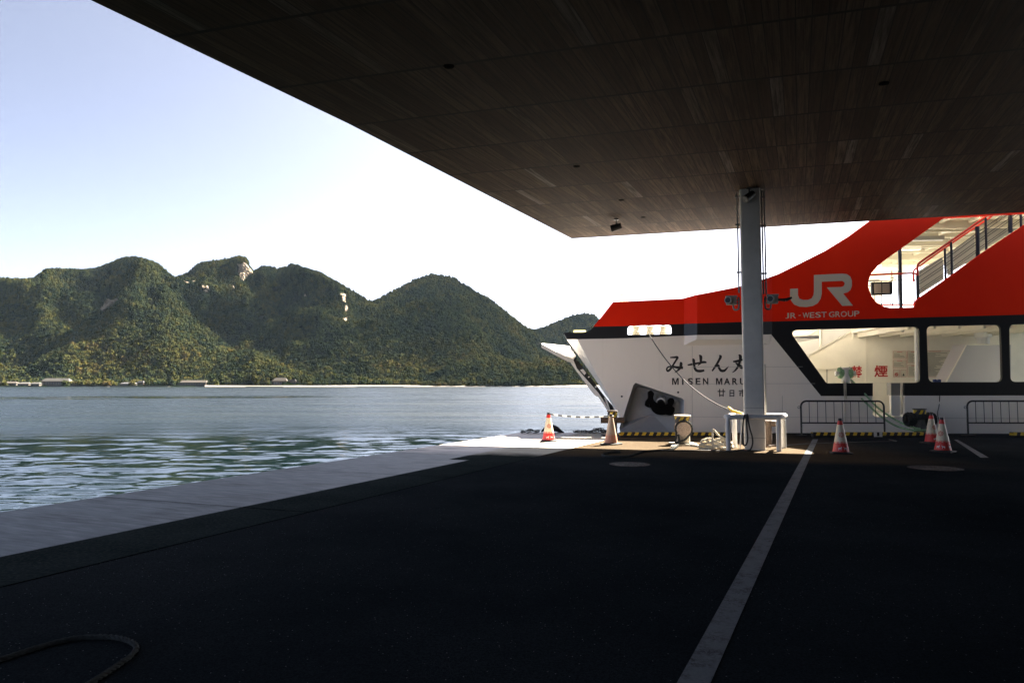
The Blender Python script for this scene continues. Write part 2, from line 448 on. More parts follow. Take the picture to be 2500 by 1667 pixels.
n.link(hh, bmp.inputs['Height']); n.link(n.math('ADD', 0.03, n.math('MULTIPLY', rf, 0.5)), bmp.inputs['Strength'])
n.link(bmp.outputs[0], n.b.inputs['Normal'])
n.link(n.math('ADD', 0.03, n.math('MULTIPLY', rf, 0.27)), n.b.inputs['Roughness'])
# the sheet: fine rings close to the quay, wide ones far away
hs = [3.0]
while hs[-1] < 6000:
    d = hs[-1]; hs.append(d + max(0.045, min(0.40 * d * d / (3.2 * 711), d * 0.06)))
hs = np.array(hs); angs = np.linspace(R(-80), R(80), 900)
D, A = np.meshgrid(hs, angs, indexing='ij'); X = D * np.sin(A); Y = D * np.cos(A)
step = np.gradient(hs)[:, None] + 0 * A; lat = D * (angs[1] - angs[0])
Z = np.zeros_like(X)
for i in range(64):
    lam = 0.38 * (4.6 / 0.38) ** (i / 63.0) * rng.uniform(0.9, 1.1); k = 2 * math.pi / lam
    th = rng.normal(0.12, 0.42); kx, ky = k * math.sin(th), k * math.cos(th)
    amp = 0.0125 * lam ** 0.85 * 0.235 * rng.uniform(0.6, 1.3)
    att = np.clip((lam / np.maximum(step * abs(math.cos(th)), lat * abs(math.sin(th)) + 1e-6) - 2.2) / 2.0, 0, 1)
    Z += att * amp * np.sin(kx * X + ky * Y + rng.uniform(0, 6.283))
for i in range(56):
    lam = rng.uniform(0.24, 1.3); k = 2 * math.pi / lam; th = rng.normal(0.1, 0.75); kx, ky = k * math.sin(th), k * math.cos(th)
    amp = 0.0017 * lam ** 0.8 * rng.uniform(0.5, 1.4)
    att = np.clip((lam / np.maximum(step * abs(math.cos(th)), lat * abs(math.sin(th)) + 1e-6) - 2.2) / 2.0, 0, 1)
    Z += att * amp * np.sin(kx * X + ky * Y + rng.uniform(0, 6.283))
patch = 0.75 + 0.35 * np.sin(X * 0.11 + Y * 0.06) * np.sin(Y * 0.13 - X * 0.03 + 1)
Z = Z * patch * np.clip(1.35 - D / 90, 0.15, 1)
nr, nc = X.shape
vs = np.stack([X, Y, Z + SEA], -1).reshape(-1, 3)
idx = np.arange(nr * nc).reshape(nr, nc)
fs = np.stack([idx[:-1, :-1], idx[:-1, 1:], idx[1:, 1:], idx[1:, :-1]], -1).reshape(-1, 4)
me = bpy.data.meshes.new('sea'); me.vertices.add(len(vs)); me.vertices.foreach_set('co', vs.astype('f').ravel())
me.loops.add(fs.size); me.loops.foreach_set('vertex_index', fs.astype('i').ravel())
me.polygons.add(len(fs)); me.polygons.foreach_set('loop_start', np.arange(0, fs.size, 4, dtype='i')); me.polygons.foreach_set('loop_total', np.full(len(fs), 4, 'i'))
me.update(); me.validate()
for_s = np.ones(len(fs), bool); me.polygons.foreach_set('use_smooth', for_s)
tag(link_mesh('sea', me, m_wat), kind='structure')

# ---- island hills: crest lines with their distances, slopes down to the shore
def interp(tab, u): return np.interp(u, [t[0] for t in tab], [t[1] for t in tab])
SK1 = [(-900, 690), (-500, 640), (-250, 655), (0, 676), (41, 680), (76, 676), (102, 655), (137, 652), (191, 656), (230, 652), (265, 637), (293, 625), (319, 624), (348, 629), (383, 644), (405, 664), (421, 676), (453, 664), (472, 644), (488, 637), (523, 631), (552, 628), (574, 620), (593, 623), (609, 641), (620, 655), (635, 648), (657, 648), (673, 655), (689, 649), (708, 641), (730, 646), (742, 652), (780, 664), (805, 679), (837, 695), (866, 712), (891, 727), (930, 750), (1000, 800), (1100, 860), (1300, 940)]
SK2 = [(640, 940), (760, 850), (860, 760), (904, 734), (923, 727), (955, 709), (987, 692), (1009, 680), (1035, 671), (1054, 665), (1076, 669), (1102, 672), (1121, 684), (1153, 703), (1197, 728), (1223, 749), (1255, 774), (1274, 789), (1296, 803), (1340, 835), (1420, 880), (1520, 940)]
SK3 = [(1150, 940), (1240, 830), (1299, 802), (1325, 797), (1347, 789), (1373, 776), (1401, 763), (1430, 760), (1450, 763), (1480, 790), (1540, 850), (1650, 900), (1900, 940)]
SK4 = [(600, 940), (700, 905), (780, 850), (850, 800), (900, 765), (955, 737), (1000, 722), (1035, 719), (1083, 733), (1124, 758), (1178, 797), (1250, 845), (1330, 885), (1420, 940)]     # nearer hill on the right
SK5 = [(-700, 860), (-100, 845), (60, 850), (120, 820), (178, 798), (242, 766), (297, 738), (351, 703), (392, 688), (430, 716), (478, 757), (542, 808), (606, 850), (700, 905), (760, 940)]   # spur on the left
SK6 = [(-800, 915), (0, 918), (200, 910), (330, 905), (450, 890), (560, 858), (620, 850), (700, 890), (780, 918), (860, 905), (940, 922), (1100, 920), (1240, 912), (1330, 876), (1400, 862), (1480, 880), (1700, 930)]  # foot hills
LAY = [(SK1, 3000, 1560, 900), (SK2, 2600, 1620, 700), (SK3, 3600, 2300, 700), (SK4, 1960, 1490, 420), (SK5, 2350, 1540, 420), (SK6, 1690, 1480, 240)]
DU, DD = 6.0, 9.0
UU = np.arange(-900, 1900, DU); DS = np.arange(1400, 4300, DD)
UG, DG = np.meshgrid(UU, DS, indexing='ij')
def vnoise(x, y, sc, oct_=4, seed=0):      # value noise on arrays
    out = np.zeros_like(x); amp = 1.0; tot = 0
    for o in range(oct_):
        xs = x * sc * 2 ** o + 31.7 * (seed + o); ys = y * sc * 2 ** o + 17.3 * (seed + o)
        xi = np.floor(xs).astype(int); yi = np.floor(ys).astype(int); fx = xs - xi; fy = ys - yi
        fx = fx * fx * (3 - 2 * fx); fy = fy * fy * (3 - 2 * fy)
        def hsh(a, b):
            h = (a * 374761393 + b * 668265263 + seed * 97531) & 0xffffffff
            h = ((h ^ (h >> 13)) * 1274126177) & 0xffffffff
            return ((h ^ (h >> 16)) & 0xffff) / 65535.0
        v = (hsh(xi, yi) * (1 - fx) + hsh(xi + 1, yi) * fx) * (1 - fy) + (hsh(xi, yi + 1) * (1 - fx) + hsh(xi + 1, yi + 1) * fx) * fy
        out += v * amp; tot += amp; amp *= 0.5
    return out / tot
XG = (UG - 1250) / F * DG
H = np.full_like(UG, -6.0)
for li, (sk, D0, F0, W) in enumerate(LAY):
    e = np.maximum(940 - 6 - interp(sk, UG), 0.0)
    Dk = D0 + 160 * (vnoise(UG, UG * 0, 0.006, 2, li + 3) - 0.5) * 2
    Fk = F0 + 60 * (vnoise(UG, UG * 0, 0.011, 2, li + 9) - 0.5)
    if li == 0: Dk = Dk - 500 * np.clip((UG - 640) / 250, 0, 1)
    Hc = e * Dk / F + EYE - 7.0
    t = np.clip((DG - Fk) / (Dk - Fk), 0, 1)
    wrp = 40 * (vnoise(XG, DG, 0.004, 3, li + 20) - 0.5)
    sg_ = 1 if li % 2 == 0 else -1                      # long spurs running down the slopes on a slant
    def slant(sgn, sd):
        a = XG * 0.80 + sgn * DG * 0.60 + 110 * (vnoise(XG, DG, 0.0035, 3, sd) - 0.5); b = -sgn * XG * 0.60 + DG * 0.80
        return 1 - np.abs(2 * vnoise(a, b * 0.22, 0.0027, 4, sd + 5) - 1)
    msk = np.clip((vnoise(XG, DG, 0.0016, 2, li + 90) - 0.38) * 4, 0, 1)
    rid = slant(sg_, li + 40) * msk + slant(-sg_, li + 47) * (1 - msk)
    rid2 = 1 - np.abs(2 * vnoise(XG + 90 * (vnoise(XG, DG, .005, 2, li + 50) - .5), DG, 0.0036, 5, li + 70) - 1)
    gul = (rid - 0.64) * 1.75 + (rid2 - 0.62) * 0.7
    h = Hc * (t ** 1.15) + Hc * gul * (t * (1 - t)) * 1.9 * np.where(li in (3, 4), 0.8, 1.0)
    h = h * np.where(DG > Dk, np.clip(1 - (DG - Dk) / W, -0.2, 1), 1)
    lim = (e + 0.0) * DG / F + EYE - 7.0
    h = np.minimum(h, np.where(DG <= Dk, lim, h))
    h = np.where(e < 0.5, -6, h)
    H = np.maximum(H, h)
shore_d = 1455 + 25 * np.sin(UG * 0.012) + 30 * (vnoise(UG, UG * 0, 0.02, 3, 77) - 0.5)
land = np.clip((DG - shore_d) / 40, 0, 1)
H = np.where(DG < shore_d, -6, np.maximum(H, SEA + 1.2 + 2.0 * land) )
H = H + 5 * (vnoise(XG, DG, 0.02, 3, 5) - 0.5) * (H > 6)
m_hill = mat('forest_floor', (0.004, 0.007, 0.003), 1.0, var=0.4, scale=0.02, spec=0.0)
nu, nd = UG.shape
vs = np.stack([XG, DG, H], -1).reshape(-1, 3); idx = np.arange(nu * nd).reshape(nu, nd)
fs = np.stack([idx[:-1, :-1], idx[1:, :-1], idx[1:, 1:], idx[:-1, 1:]], -1).reshape(-1, 4)
me = bpy.data.meshes.new('hills'); me.from_pydata(vs.tolist(), [], fs.tolist()); me.update()
for p in me.polygons: p.use_smooth = True
tag(link_mesh('hills', me, m_hill), kind='structure')
def hgt(u, d):
    fu = np.clip((np.asarray(u) - UU[0]) / DU, 0, nu - 1.001); fd = np.clip((np.asarray(d) - DS[0]) / DD, 0, nd - 1.001)
    i = fu.astype(int); j = fd.astype(int); a = fu - i; b = fd - j
    return H[i, j] * (1 - a) * (1 - b) + H[i + 1, j] * a * (1 - b) + H[i, j + 1] * (1 - a) * b + H[i + 1, j + 1] * a * b
def hill_hit(u, v):
    ds = np.arange(1480, 4200, 3.0); el = 940 - (hgt(np.full_like(ds, u), ds) - EYE) / ds * F
    k = np.argmax(el <= v)
    return ds[k] if el[k] <= v else None
def inpoly(x, y, poly):
    c = np.zeros(np.shape(x), bool); n_ = len(poly)
    for i in range(n_):
        x1, y1 = poly[i]; x2, y2 = poly[(i + 1) % n_]
        if y1 == y2: continue
        c ^= ((y1 > y) != (y2 > y)) & (x < (x2 - x1) * (y - y1) / (y2 - y1) + x1)
    return c
def blob(cx, cy, rx, ry, k=9):
    return [(cx + rx * math.cos(t) * random.uniform(.75, 1.2), cy + ry * math.sin(t) * random.uniform(.75, 1.2)) for t in [2 * math.pi * i / k for i in range(k)]]
ROCKS = [('tan cliff face just below the highest peak on the left', [(576, 641), (586, 645), (596, 637), (604, 644), (619, 657), (614, 667), (606, 670), (596, 680), (587, 688), (580, 663), (583, 652)]),
         ('pale landslide scar halfway up the left ridge', [(237, 759), (247, 748), (252, 738), (262, 727), (271, 732), (289, 726), (280, 736), (274, 741), (262, 750), (255, 756)]),
         ('upper part of the bare rock gully on the right flank of the middle peak', [(828, 714), (845, 717), (842, 730), (846, 742), (851, 756), (843, 764), (839, 742), (834, 724)]),
         ('small bare patch at the foot of the rock gully', [(836, 775), (850, 773), (848, 781), (840, 782)])]
SMALL = [(505, 701, 5, 5), (517, 699, 4.5, 6), (527, 691, 4, 6), (450, 687, 4, 4), (458, 690, 4, 5), (473, 684, 3.5, 5), (502, 709, 5, 3.5), (495, 699, 3, 5), (505, 653, 3.5, 3), (569, 700, 3, 4), (744, 720, 3, 3), (524, 680, 3, 4)]
for q in SMALL: ROCKS.append((None, blob(*q)))
m_rock = mat('bare_granite', (0.20, 0.15, 0.10), 0.9, var=0.3, scale=0.09, bump=0.0)
for lab, poly in ROCKS:
    us = [p[0] for p in poly]; vv = [p[1] for p in poly]
    st = 1.5 if lab else 1.2
    gu = np.arange(min(us) - 1, max(us) + 1.5, st); gv = np.arange(min(vv) - 1, max(vv) + 1.5, st)
    pts = {}; mb = MB()
    for i, u in enumerate(gu):
        for j, v in enumerate(gv):
            if not inpoly(np.array(u), np.array(v), poly): continue
            d = hill_hit(u, v)
            if d is None: continue
            d = d - 9 - 7 * mnoise.noise((u * .35, v * .35, 0)) - random.uniform(0, 4)
            pts[i, j] = len(mb.v); mb.v.append(P(u, v, d))
    for (i, j) in list(pts):
        if all(k in pts for k in ((i + 1, j), (i, j + 1), (i + 1, j + 1))):
            mb.f.append((pts[i, j], pts[i + 1, j], pts[i + 1, j + 1], pts[i, j + 1]))
    if not mb.f: continue
    nfv = len(mb.v); back_v = [p + Vector((0, 30, -12)) for p in mb.v]     # give the outcrop a body that reaches into the slope
    edges = {}
    for f in mb.f:
        for a, b in zip(f, f[1:] + f[:1]): edges[a, b] = edges.get((a, b), 0) + 1
    mb.v += back_v
    for (a, b) in edges:
        if (b, a) not in edges: mb.f.append((b, a, a + nfv, b + nfv))
    o = mb.build('rock_outcrop', m_rock)
    if lab: tag(o, lab, 'rock outcrop')
    else: tag(o, 'small pale boulder showing between the trees of the wooded peak', 'rock', 'pale boulders on the wooded peak')

HOUSES = [(-8, 96, 1476), (100, 168, 1490), (288, 352, 1478), (439, 503, 1474), (664, 722, 1480)]
# forest as one mass of crowns
pts = []; tone = []; scl = []
U_ = -700.0
dcur = 1468.0
while dcur < 3800:
    du = 9.6 / dcur * F
    us = np.arange(-620, 1640, du) + rng.uniform(0, du)
    us = us + rng.uniform(-.45, .45, len(us)) * du; ds = dcur + rng.uniform(-4, 4, len(us))
    hz = hgt(us, ds); e = 940 - (hz - EYE) / ds * F
    hf = hgt(us, ds + 25); hb = hgt(us, ds - 60)
    keep = (hz > SEA + 1.5)
    for a_, b_, dm in HOUSES: keep &= ~((us > a_ - 4) & (us < b_ + 4) & (ds < dm + 18) & (rng.uniform(0, 1, len(us)) > np.where(ds < dm - 3, .3, 0)))
    for _, poly in ROCKS:
        keep &= ~(inpoly(us, e - 1, poly) | inpoly(us, e - 5, poly) | inpoly(us, e - 9, poly))
    steep = keep & (np.abs(hf - hz) > 13)
    u0_, d0_ = us[steep], ds[steep]
    for q_ in (1, 2):
        ue = u0_ + rng.uniform(-.5, .5, steep.sum()) * du; de = d0_ + rng.uniform(-5, 5, steep.sum()); he = hgt(ue, de)
        us = np.concatenate([us, ue]); ds = np.concatenate([ds, de]); hz = np.concatenate([hz, he]); e = np.concatenate([e, 940 - (he - EYE) / de * F]); kx = np.ones(len(ue), bool)
        for _, poly in ROCKS: kx &= ~(inpoly(ue, e[-len(ue):] - 1 if len(ue) else ue, poly) | inpoly(ue, e[-len(ue):] - 6 if len(ue) else ue, poly))
        keep = np.concatenate([keep, kx])
    us, ds, hz, e = us[keep], ds[keep], hz[keep], e[keep]
    x = (us - 1250) / F * ds
    pts.append(np.stack([x, ds, hz], -1))
    low = np.clip(1 - (hz - 10) / 130, 0, 1)
    tn = vnoise(x, ds, 0.011, 3, 60) * 0.75 + rng.uniform(0, 1, len(x)) * 0.45 - 0.12 + low * 0.16 * (vnoise(x, ds, 0.006, 2, 66) > .45)
    tone.append(tn)
    s = rng.uniform(3.9, 7.4, len(x)); con = rng.uniform(0, 1, len(x)) < np.where(hz > 180, 0.22, 0.08)
    sz = np.where(con, s * 1.7, s * rng.uniform(0.8, 1.25, len(x))); sxy = np.where(con, s * 0.62, s)
    scl.append(np.stack([sxy, sxy, sz], -1))
    dcur += 9.0
pts = np.concatenate(pts); tone = np.concatenate(tone); scl = np.concatenate(scl)
pts[:, 2] += scl[:, 2] * 0.45
me = bpy.data.meshes.new('forest'); me.vertices.add(len(pts)); me.vertices.foreach_set('co', pts.astype('f').ravel())
a_ = me.attributes.new('tone', 'FLOAT', 'POINT'); a_.data.foreach_set('value', tone.astype('f'))
a_ = me.attributes.new('size', 'FLOAT_VECTOR', 'POINT'); a_.data.foreach_set('vector', scl.astype('f').ravel())
a_ = me.attributes.new('turn', 'FLOAT', 'POINT'); a_.data.foreach_set('value', rng.uniform(0, 6.28, len(pts)).astype('f'))
a_ = me.attributes.new('pick', 'INT', 'POINT'); a_.data.foreach_set('value', rng.integers(0, 4, len(pts)).astype('i'))
m_for, n = newmat('foliage', 0.75)
at = n.new('ShaderNodeAttribute', attribute_type='INSTANCER', attribute_name='tone')
tc = n.new('ShaderNodeTexCoord')
lf = n.noise(tc.outputs['Object'], 3.5, 3, 0.7)
tt = n.math('ADD', at.outputs['Fac'], n.math('MULTIPLY', n.math('SUBTRACT', lf, 0.5), 0.35))
c = n.ramp(tt, [(0.1, (0.0050, 0.0100, 0.0085)), (0.38, (0.0130, 0.0200, 0.0105)), (0.6, (0.0300, 0.0345, 0.0120)), (0.82, (0.055, 0.0510, 0.0140)), (1.0, (0.060, 0.0430, 0.0155))])
n.link(c, n.b.inputs['Base Color']); n.b.inputs['Specular IOR Level'].default_value = 0.0
fo = link_mesh('forest', me, m_for); tag(fo, 'dense evergreen wood covering the island hills across the water', 'wood', kind='stuff')
ng = bpy.data.node_groups.new('forest_crowns', 'GeometryNodeTree')
ng.interface.new_socket('Geometry', in_out='INPUT', socket_type='NodeSocketGeometry')
ng.interface.new_socket('Geometry', in_out='OUTPUT', socket_type='NodeSocketGeometry')
gi = ng.nodes.new('NodeGroupInput'); go = ng.nodes.new('NodeGroupOutput'); L = ng.links.new
join = ng.nodes.new('GeometryNodeJoinGeometry')
for k in range(4):
    ico = ng.nodes.new('GeometryNodeMeshIcoSphere'); ico.inputs['Radius'].default_value = 1.0; ico.inputs['Subdivisions'].default_value = 4
    ps = ng.nodes.new('GeometryNodeInputPosition'); ad = ng.nodes.new('ShaderNodeVectorMath'); ad.operation = 'ADD'; ad.inputs[1].default_value = (k * 7.3, k * 3.1, 1)
    L(ps.outputs[0], ad.inputs[0])
    no = ng.nodes.new('ShaderNodeTexNoise'); no.inputs['Scale'].default_value = 1.9; no.inputs['Detail'].default_value = 4; no.inputs['Roughness'].default_value = 0.7
    L(ad.outputs[0], no.inputs['Vector'])
    mr = ng.nodes.new('ShaderNodeMapRange'); mr.inputs[1].default_value = 0.3; mr.inputs[2].default_value = 0.7; mr.inputs[3].default_value = 0.5; mr.inputs[4].default_value = 1.35
    L(no.outputs[0], mr.inputs[0])
    mu = ng.nodes.new('ShaderNodeVectorMath'); mu.operation = 'SCALE'; L(ps.outputs[0], mu.inputs[0]); L(mr.outputs[0], mu.inputs['Scale'])
    sp = ng.nodes.new('GeometryNodeSetPosition'); L(ico.outputs[0], sp.inputs['Geometry']); L(mu.outputs[0], sp.inputs['Position'])
    sm = ng.nodes.new('GeometryNodeSetMaterial'); sm.inputs['Material'].default_value = m_for; L(sp.outputs[0], sm.inputs[0])
    g2 = ng.nodes.new('GeometryNodeGeometryToInstance'); L(sm.outputs[0], g2.inputs[0]); L(g2.outputs[0], join.inputs[0])
iop = ng.nodes.new('GeometryNodeInstanceOnPoints'); L(gi.outputs[0], iop.inputs['Points']); L(join.outputs[0], iop.inputs['Instance'])
iop.inputs['Pick Instance'].default_value = True
def na(name, typ):
    x = ng.nodes.new('GeometryNodeInputNamedAttribute'); x.data_type = typ; x.inputs['Name'].default_value = name
    return next(s for s in x.outputs if s.enabled and s.name == 'Attribute')
L(na('pick', 'INT'), iop.inputs['Instance Index']); L(na('size', 'FLOAT_VECTOR'), iop.inputs['Scale'])
cx = ng.nodes.new('ShaderNodeCombineXYZ'); L(na('turn', 'FLOAT'), cx.inputs[2]); L(cx.outputs[0], iop.inputs['Rotation'])
L(iop.outputs[0], go.inputs[0])
md = fo.modifiers.new('crowns', 'NODES'); md.node_group = ng

# shore: sand, sea wall, houses, rafts
m_sand = mat('beach_sand', (0.060, 0.050, 0.038), 0.95, var=0.2, scale=0.05)
mb = MB(); row = []
for u in np.arange(500, 1880, 8.0):
    d1 = float(np.interp(u, UU, shore_d[:, 0])); wdt = 14 + 75 * max(0, math.sin(u * .004 - 0.9)) ** 2 + 12 * mnoise.noise((u * .02, 3, 0))
    row.append((P(u, 941, d1 - max(wdt, 4)), P(u, 941, d1 + 22)))
for a, b in row:
    mb.v.append(Vector((a.x, a.y, SEA - .05))); mb.v.append(Vector((b.x, b.y, SEA + 3.4)))
mb.f = [(2 * i, 2 * i + 2, 2 * i + 3, 2 * i + 1) for i in range(len(row) - 1)]
tag(mb.build('beach', m_sand), kind='structure')
m_swall = mat('sea_wall_stone', (0.09, 0.085, 0.08), 0.9, var=0.3, scale=0.2)
mb = MB(); pl = []
for u in np.arange(-700, 760, 10.0):
    d1 = float(np.interp(u, UU, shore_d[:, 0])); pl.append(P(u, 941, d1 + 6))
for a, b in zip(pl, pl[1:]):
    t = Vector((0, 3, 0)); mb.add([Vector((a.x, a.y, SEA)), Vector((b.x, b.y, SEA)), Vector((b.x, b.y, SEA + 2.6)), Vector((a.x, a.y, SEA + 2.6)),
                                   Vector((a.x, a.y + 3, SEA + 2.6)), Vector((b.x, b.y + 3, SEA + 2.6))], [(0, 1, 2, 3), (3, 2, 5, 4)])
tag(mb.build('sea_wall', m_swall), 'low dark stone sea wall along the far wooded shore', 'sea wall')
m_win = mat('far_window', (0.03, 0.035, 0.04), 0.2)
def house(u0, u1, v0, v1, lab, wall, roof, d=1478, hip=0.15, flat=False):
    a = P(u0, v1, d); b = P(u1, v1, d); zb = SEA + 1.5; zt = P(u0, v0, d).z; w = b.x - a.x; dp = min(w * .5, 14)
    t = thing('house', lab, 'house', ((a.x + b.x) / 2, d, zb), group='houses on the far shore')
    ze = zb + (zt - zb) * (0.9 if flat else 0.62)
    mb = MB(); mb.box((a.x + .6, d, zb), (b.x - .6, d + dp, ze)); mb.build('wall', wall, t)
    mb = MB()
    r = [(a.x - .4, d - .7, ze), (b.x + .4, d - .7, ze), (b.x + .4, d + dp + .7, ze), (a.x - .4, d + dp + .7, ze), (a.x + w * hip, d + dp / 2, zt), (b.x - w * hip, d + dp / 2, zt)]
    mb.add(r, [(0, 1, 5, 4), (1, 2, 5), (2, 3, 4, 5), (3, 0, 4), (0, 3, 2, 1)]); mb.build('roof', roof, t)
    k = max(2, int(w / 5))
    for i in range(k):
        xc = a.x + w * (i + .5) / k
        mb = MB(); mb.box((xc - 1.1, d - .12, zb + (ze - zb) * .3), (xc + 1.1, d - .004, zb + (ze - zb) * .75)); mb.build('window', m_win, t)
m_w1 = mat('pale_render', (0.065, 0.055, 0.042), 0.9); m_w2 = mat('tan_render', (0.07, 0.05, 0.03), 0.9); m_w3 = mat('dark_timber', (0.1, 0.075, 0.055), 0.9)
m_r1 = mat('pale_roof', (0.05, 0.047, 0.042), 0.9); m_r2 = mat('brown_roof', (0.030, 0.023, 0.016), 0.9); m_r3 = mat('grey_tile_roof', (0.03, 0.03, 0.033), 0.8)
house(-8, 40, 931, 941, 'cream house at the far left end of the opposite shore', m_w1, m_r2, 1476)
house(42, 70, 933, 942, 'low white shed beside the cream house on the far shore', m_w1, m_r1, 1474)
house(74, 96, 933, 942, 'tiny pale boathouse between low shed and broad white roof', m_w1, m_r1, 1474)
house(100, 168, 923, 940, 'broad building with long white roof among the shore trees', m_w3, m_r1, 1490, .08)
house(292, 330, 933, 943, 'small grey roofed house near the pale sand spit', m_w1, m_r3, 1476)
house(334, 350, 929, 942, 'narrow tall hut just right of the small grey roofed house', m_w2, m_r3, 1478)
house(439, 503, 928, 942, 'long two storey tan building on the opposite shore', m_w2, m_r2, 1474, .03)
house(664, 700, 922, 940, 'brown roofed house half hidden at the foot of the hill', m_w3, m_r2, 1486)
house(704, 722, 925, 940, 'small tan cottage right of the brown roofed house', m_w2, m_r2, 1486)
m_raft = mat('oyster_raft_timber', (0.06, 0.05, 0.04), 0.9)
for lab, u0, u1, d in (('long dark oyster raft floating off the tan building', 275, 410, 1390), ('dark oyster raft floating before the long sandy beach', 600, 690, 1385), ('short oyster raft off the pale sand spit', 246, 262, 1385), ('long oyster raft before the nearer right hill', 870, 985, 1370), ('dark raft near the ferry bow by the beach', 1185, 1250, 1380)):
    a = P(u0, 945, d); b = P(u1, 945, d); t = thing('raft', lab, 'raft', ((a.x + b.x) / 2, d, SEA), group='oyster rafts off the far shore')
    mb = MB(); mb.box((a.x, d, SEA + .1), (b.x, d + 9, SEA + .75)); mb.build('deck', m_raft, t)

# ================================================================== CANOPY
CZ = P(1830, 462, 15.95).z
PQ = Vector((5.45, 15.95, 0)); TN = Vector((0.287, 1, 0)) * 0.043        # the ceiling rises gently towards the open end
def cz(x, y): return CZ + TN.x * (x - PQ.x) + TN.y * (y - PQ.y)
def GC(u, v):
    d = ray(u, v); t = (CZ - TN.dot(PQ) - EYE) / (d.z - TN.dot(d)); return ORG + d * t
c0 = GC(1396, 582.5)
cA = GC(219, 0); cAm = GC(850, 302)
DA = (c0 - cA); DA.z = 0; DA.normalize()
cB = GC(2500, 518); DB = (cB - c0); DB.z = 0; DB.normalize()
cfar = c0 + DB * 60; cback = cA - DA * 16; cfb = cback + DB * 75
m_sof, n = newmat('weathered_board_soffit', 0.75)
uvn = n.new('ShaderNodeUVMap'); uvn.uv_map = 'boards'
sxy = n.new('ShaderNodeSeparateXYZ'); n.link(uvn.outputs[0], sxy.inputs[0])
PW, PL = 0.17, (GC(980.6, 374.7) - GC(667, 215)).length / 2.0
pu = n.math('DIVIDE', sxy.outputs[0], PW); pv = n.math('DIVIDE', sxy.outputs[1], PL)
fu = n.math('FRACT', pu); fv = n.math('FRACT', pv)
cmb = n.new('ShaderNodeCombineXYZ'); n.link(n.math('FLOOR', pu), cmb.inputs[0]); n.link(n.math('FLOOR', pv), cmb.inputs[1])
wn = n.new('ShaderNodeTexWhiteNoise', noise_dimensions='2D'); n.link(cmb.outputs[0], wn.inputs['Vector'])
cg = n.new('ShaderNodeCombineXYZ'); n.link(n.math('MULTIPLY', sxy.outputs[0], 26.0), cg.inputs[0]); n.link(n.math('MULTIPLY', sxy.outputs[1], 0.9), cg.inputs[1]); n.link(n.math('MULTIPLY', wn.outputs['Value'], 40.0), cg.inputs[2])
grain = n.noise(cg.outputs[0], 1.0, 6, 0.7)
ck = n.new('ShaderNodeCombineXYZ'); n.link(n.math('MULTIPLY', sxy.outputs[0], 5.0), ck.inputs[0]); n.link(n.math('MULTIPLY', sxy.outputs[1], 1.5), ck.inputs[1])
blotch = n.noise(ck.outputs[0], 1.0, 5, 0.7)
base = n.ramp(wn.outputs['Value'], [(0.0, (0.046, 0.030, 0.020)), (0.3, (0.066, 0.045, 0.031)), (0.6, (0.088, 0.062, 0.044)), (0.93, (0.108, 0.079, 0.058)), (0.97, (0.150, 0.125, 0.108)), (1.0, (0.175, 0.155, 0.14))])
c = n.mix(n.ramp(grain, [(0.38, 0.92), (0.60, 0.0)]), base, (0.016, 0.011, 0.008))
c = n.mix(n.ramp(blotch, [(0.56, 0.0), (0.75, 0.6)]), c, (0.04, 0.034, 0.03))
edge = n.math('MAXIMUM', n.math('LESS_THAN', fu, 0.075), n.math('LESS_THAN', fv, 0.034))
c = n.mix(edge, c, (0.006, 0.006, 0.006)); n.link(c, n.b.inputs['Base Color'])
n.b.inputs['Specular IOR Level'].default_value = 0.05
n.link(n.bump(n.math('SUBTRACT', grain, n.math('MULTIPLY', edge, 2.0)), 0.4, 0.006), n.b.inputs['Normal'])
m_fas = mat('dark_metal_fascia', (0.035, 0.035, 0.036), 0.55)
can = thing('canopy_roof', 'large flat canopy roof with dark weathered board ceiling over the quay', 'canopy', (c0.x, c0.y, CZ))
outl = [c0, cfar, cfb, cback, cA, cAm]
mb = MB(); mb.poly([Vector((p.x, p.y, cz(p.x, p.y))) for p in outl]); so = mb.build('board_ceiling', m_sof, can)
# boards run along the long edge, butt joints parallel to the end edge
Q0 = Matrix(((DB.x, DA.x), (DB.y, DA.y))).inverted() @ (GC(980.6, 374.7).xy - c0.xy)
uvl = so.data.uv_layers.new(name='boards'); M2 = Matrix(((DB.x, DA.x), (DB.y, DA.y))).inverted()
for l in so.data.loops:
    p = so.data.vertices[l.vertex_index].co; q = M2 @ Vector((p.x, p.y)); uvl.data[l.index].uv = (q.x + 200.0 - Q0.x, q.y - Q0.y + PL * 80)
mb = MB()
inner = []
cen = (c0 + cfar + cfb + cback) / 4
for p in outl: inner.append(p + (cen - p).normalized() * 0.25)
n_ = len(outl)
lo = [Vector((p.x, p.y, cz(p.x, p.y) + .004)) for p in outl]; l2 = [Vector((p.x, p.y, cz(p.x, p.y) + .09)) for p in outl]; l3 = [Vector((p.x, p.y, cz(p.x, p.y) + .5)) for p in inner]
mb.v = lo + l2 + l3
mb.f = [(i, (i + 1) % n_, n_ + (i + 1) % n_, n_ + i) for i in range(n_)] + [(n_ + i, n_ + (i + 1) % n_, 2 * n_ + (i + 1) % n_, 2 * n_ + i) for i in range(n_)]
tri = geometry.tessellate_polygon([l3]); mb.f += [tuple(2 * n_ + i for i in t) for t in tri]
mb.build('roof_edge', m_fas, can)
m_block = mat('light_block_wall', (.10, .09, .085), .8)  # unseen walls added to keep light off the ceiling and asphalt
wp = Vector((-3.0, -9.0, 0)); mb = MB(); mb.prism([Vector((p.x, p.y, .02)) for p in (wp, wp + DB * 45, wp + DB * 45 - DA * .3, wp - DA * .3)], (0, 0, 4.2)); mb.build('back_light_block', m_block, can)
mb = MB()
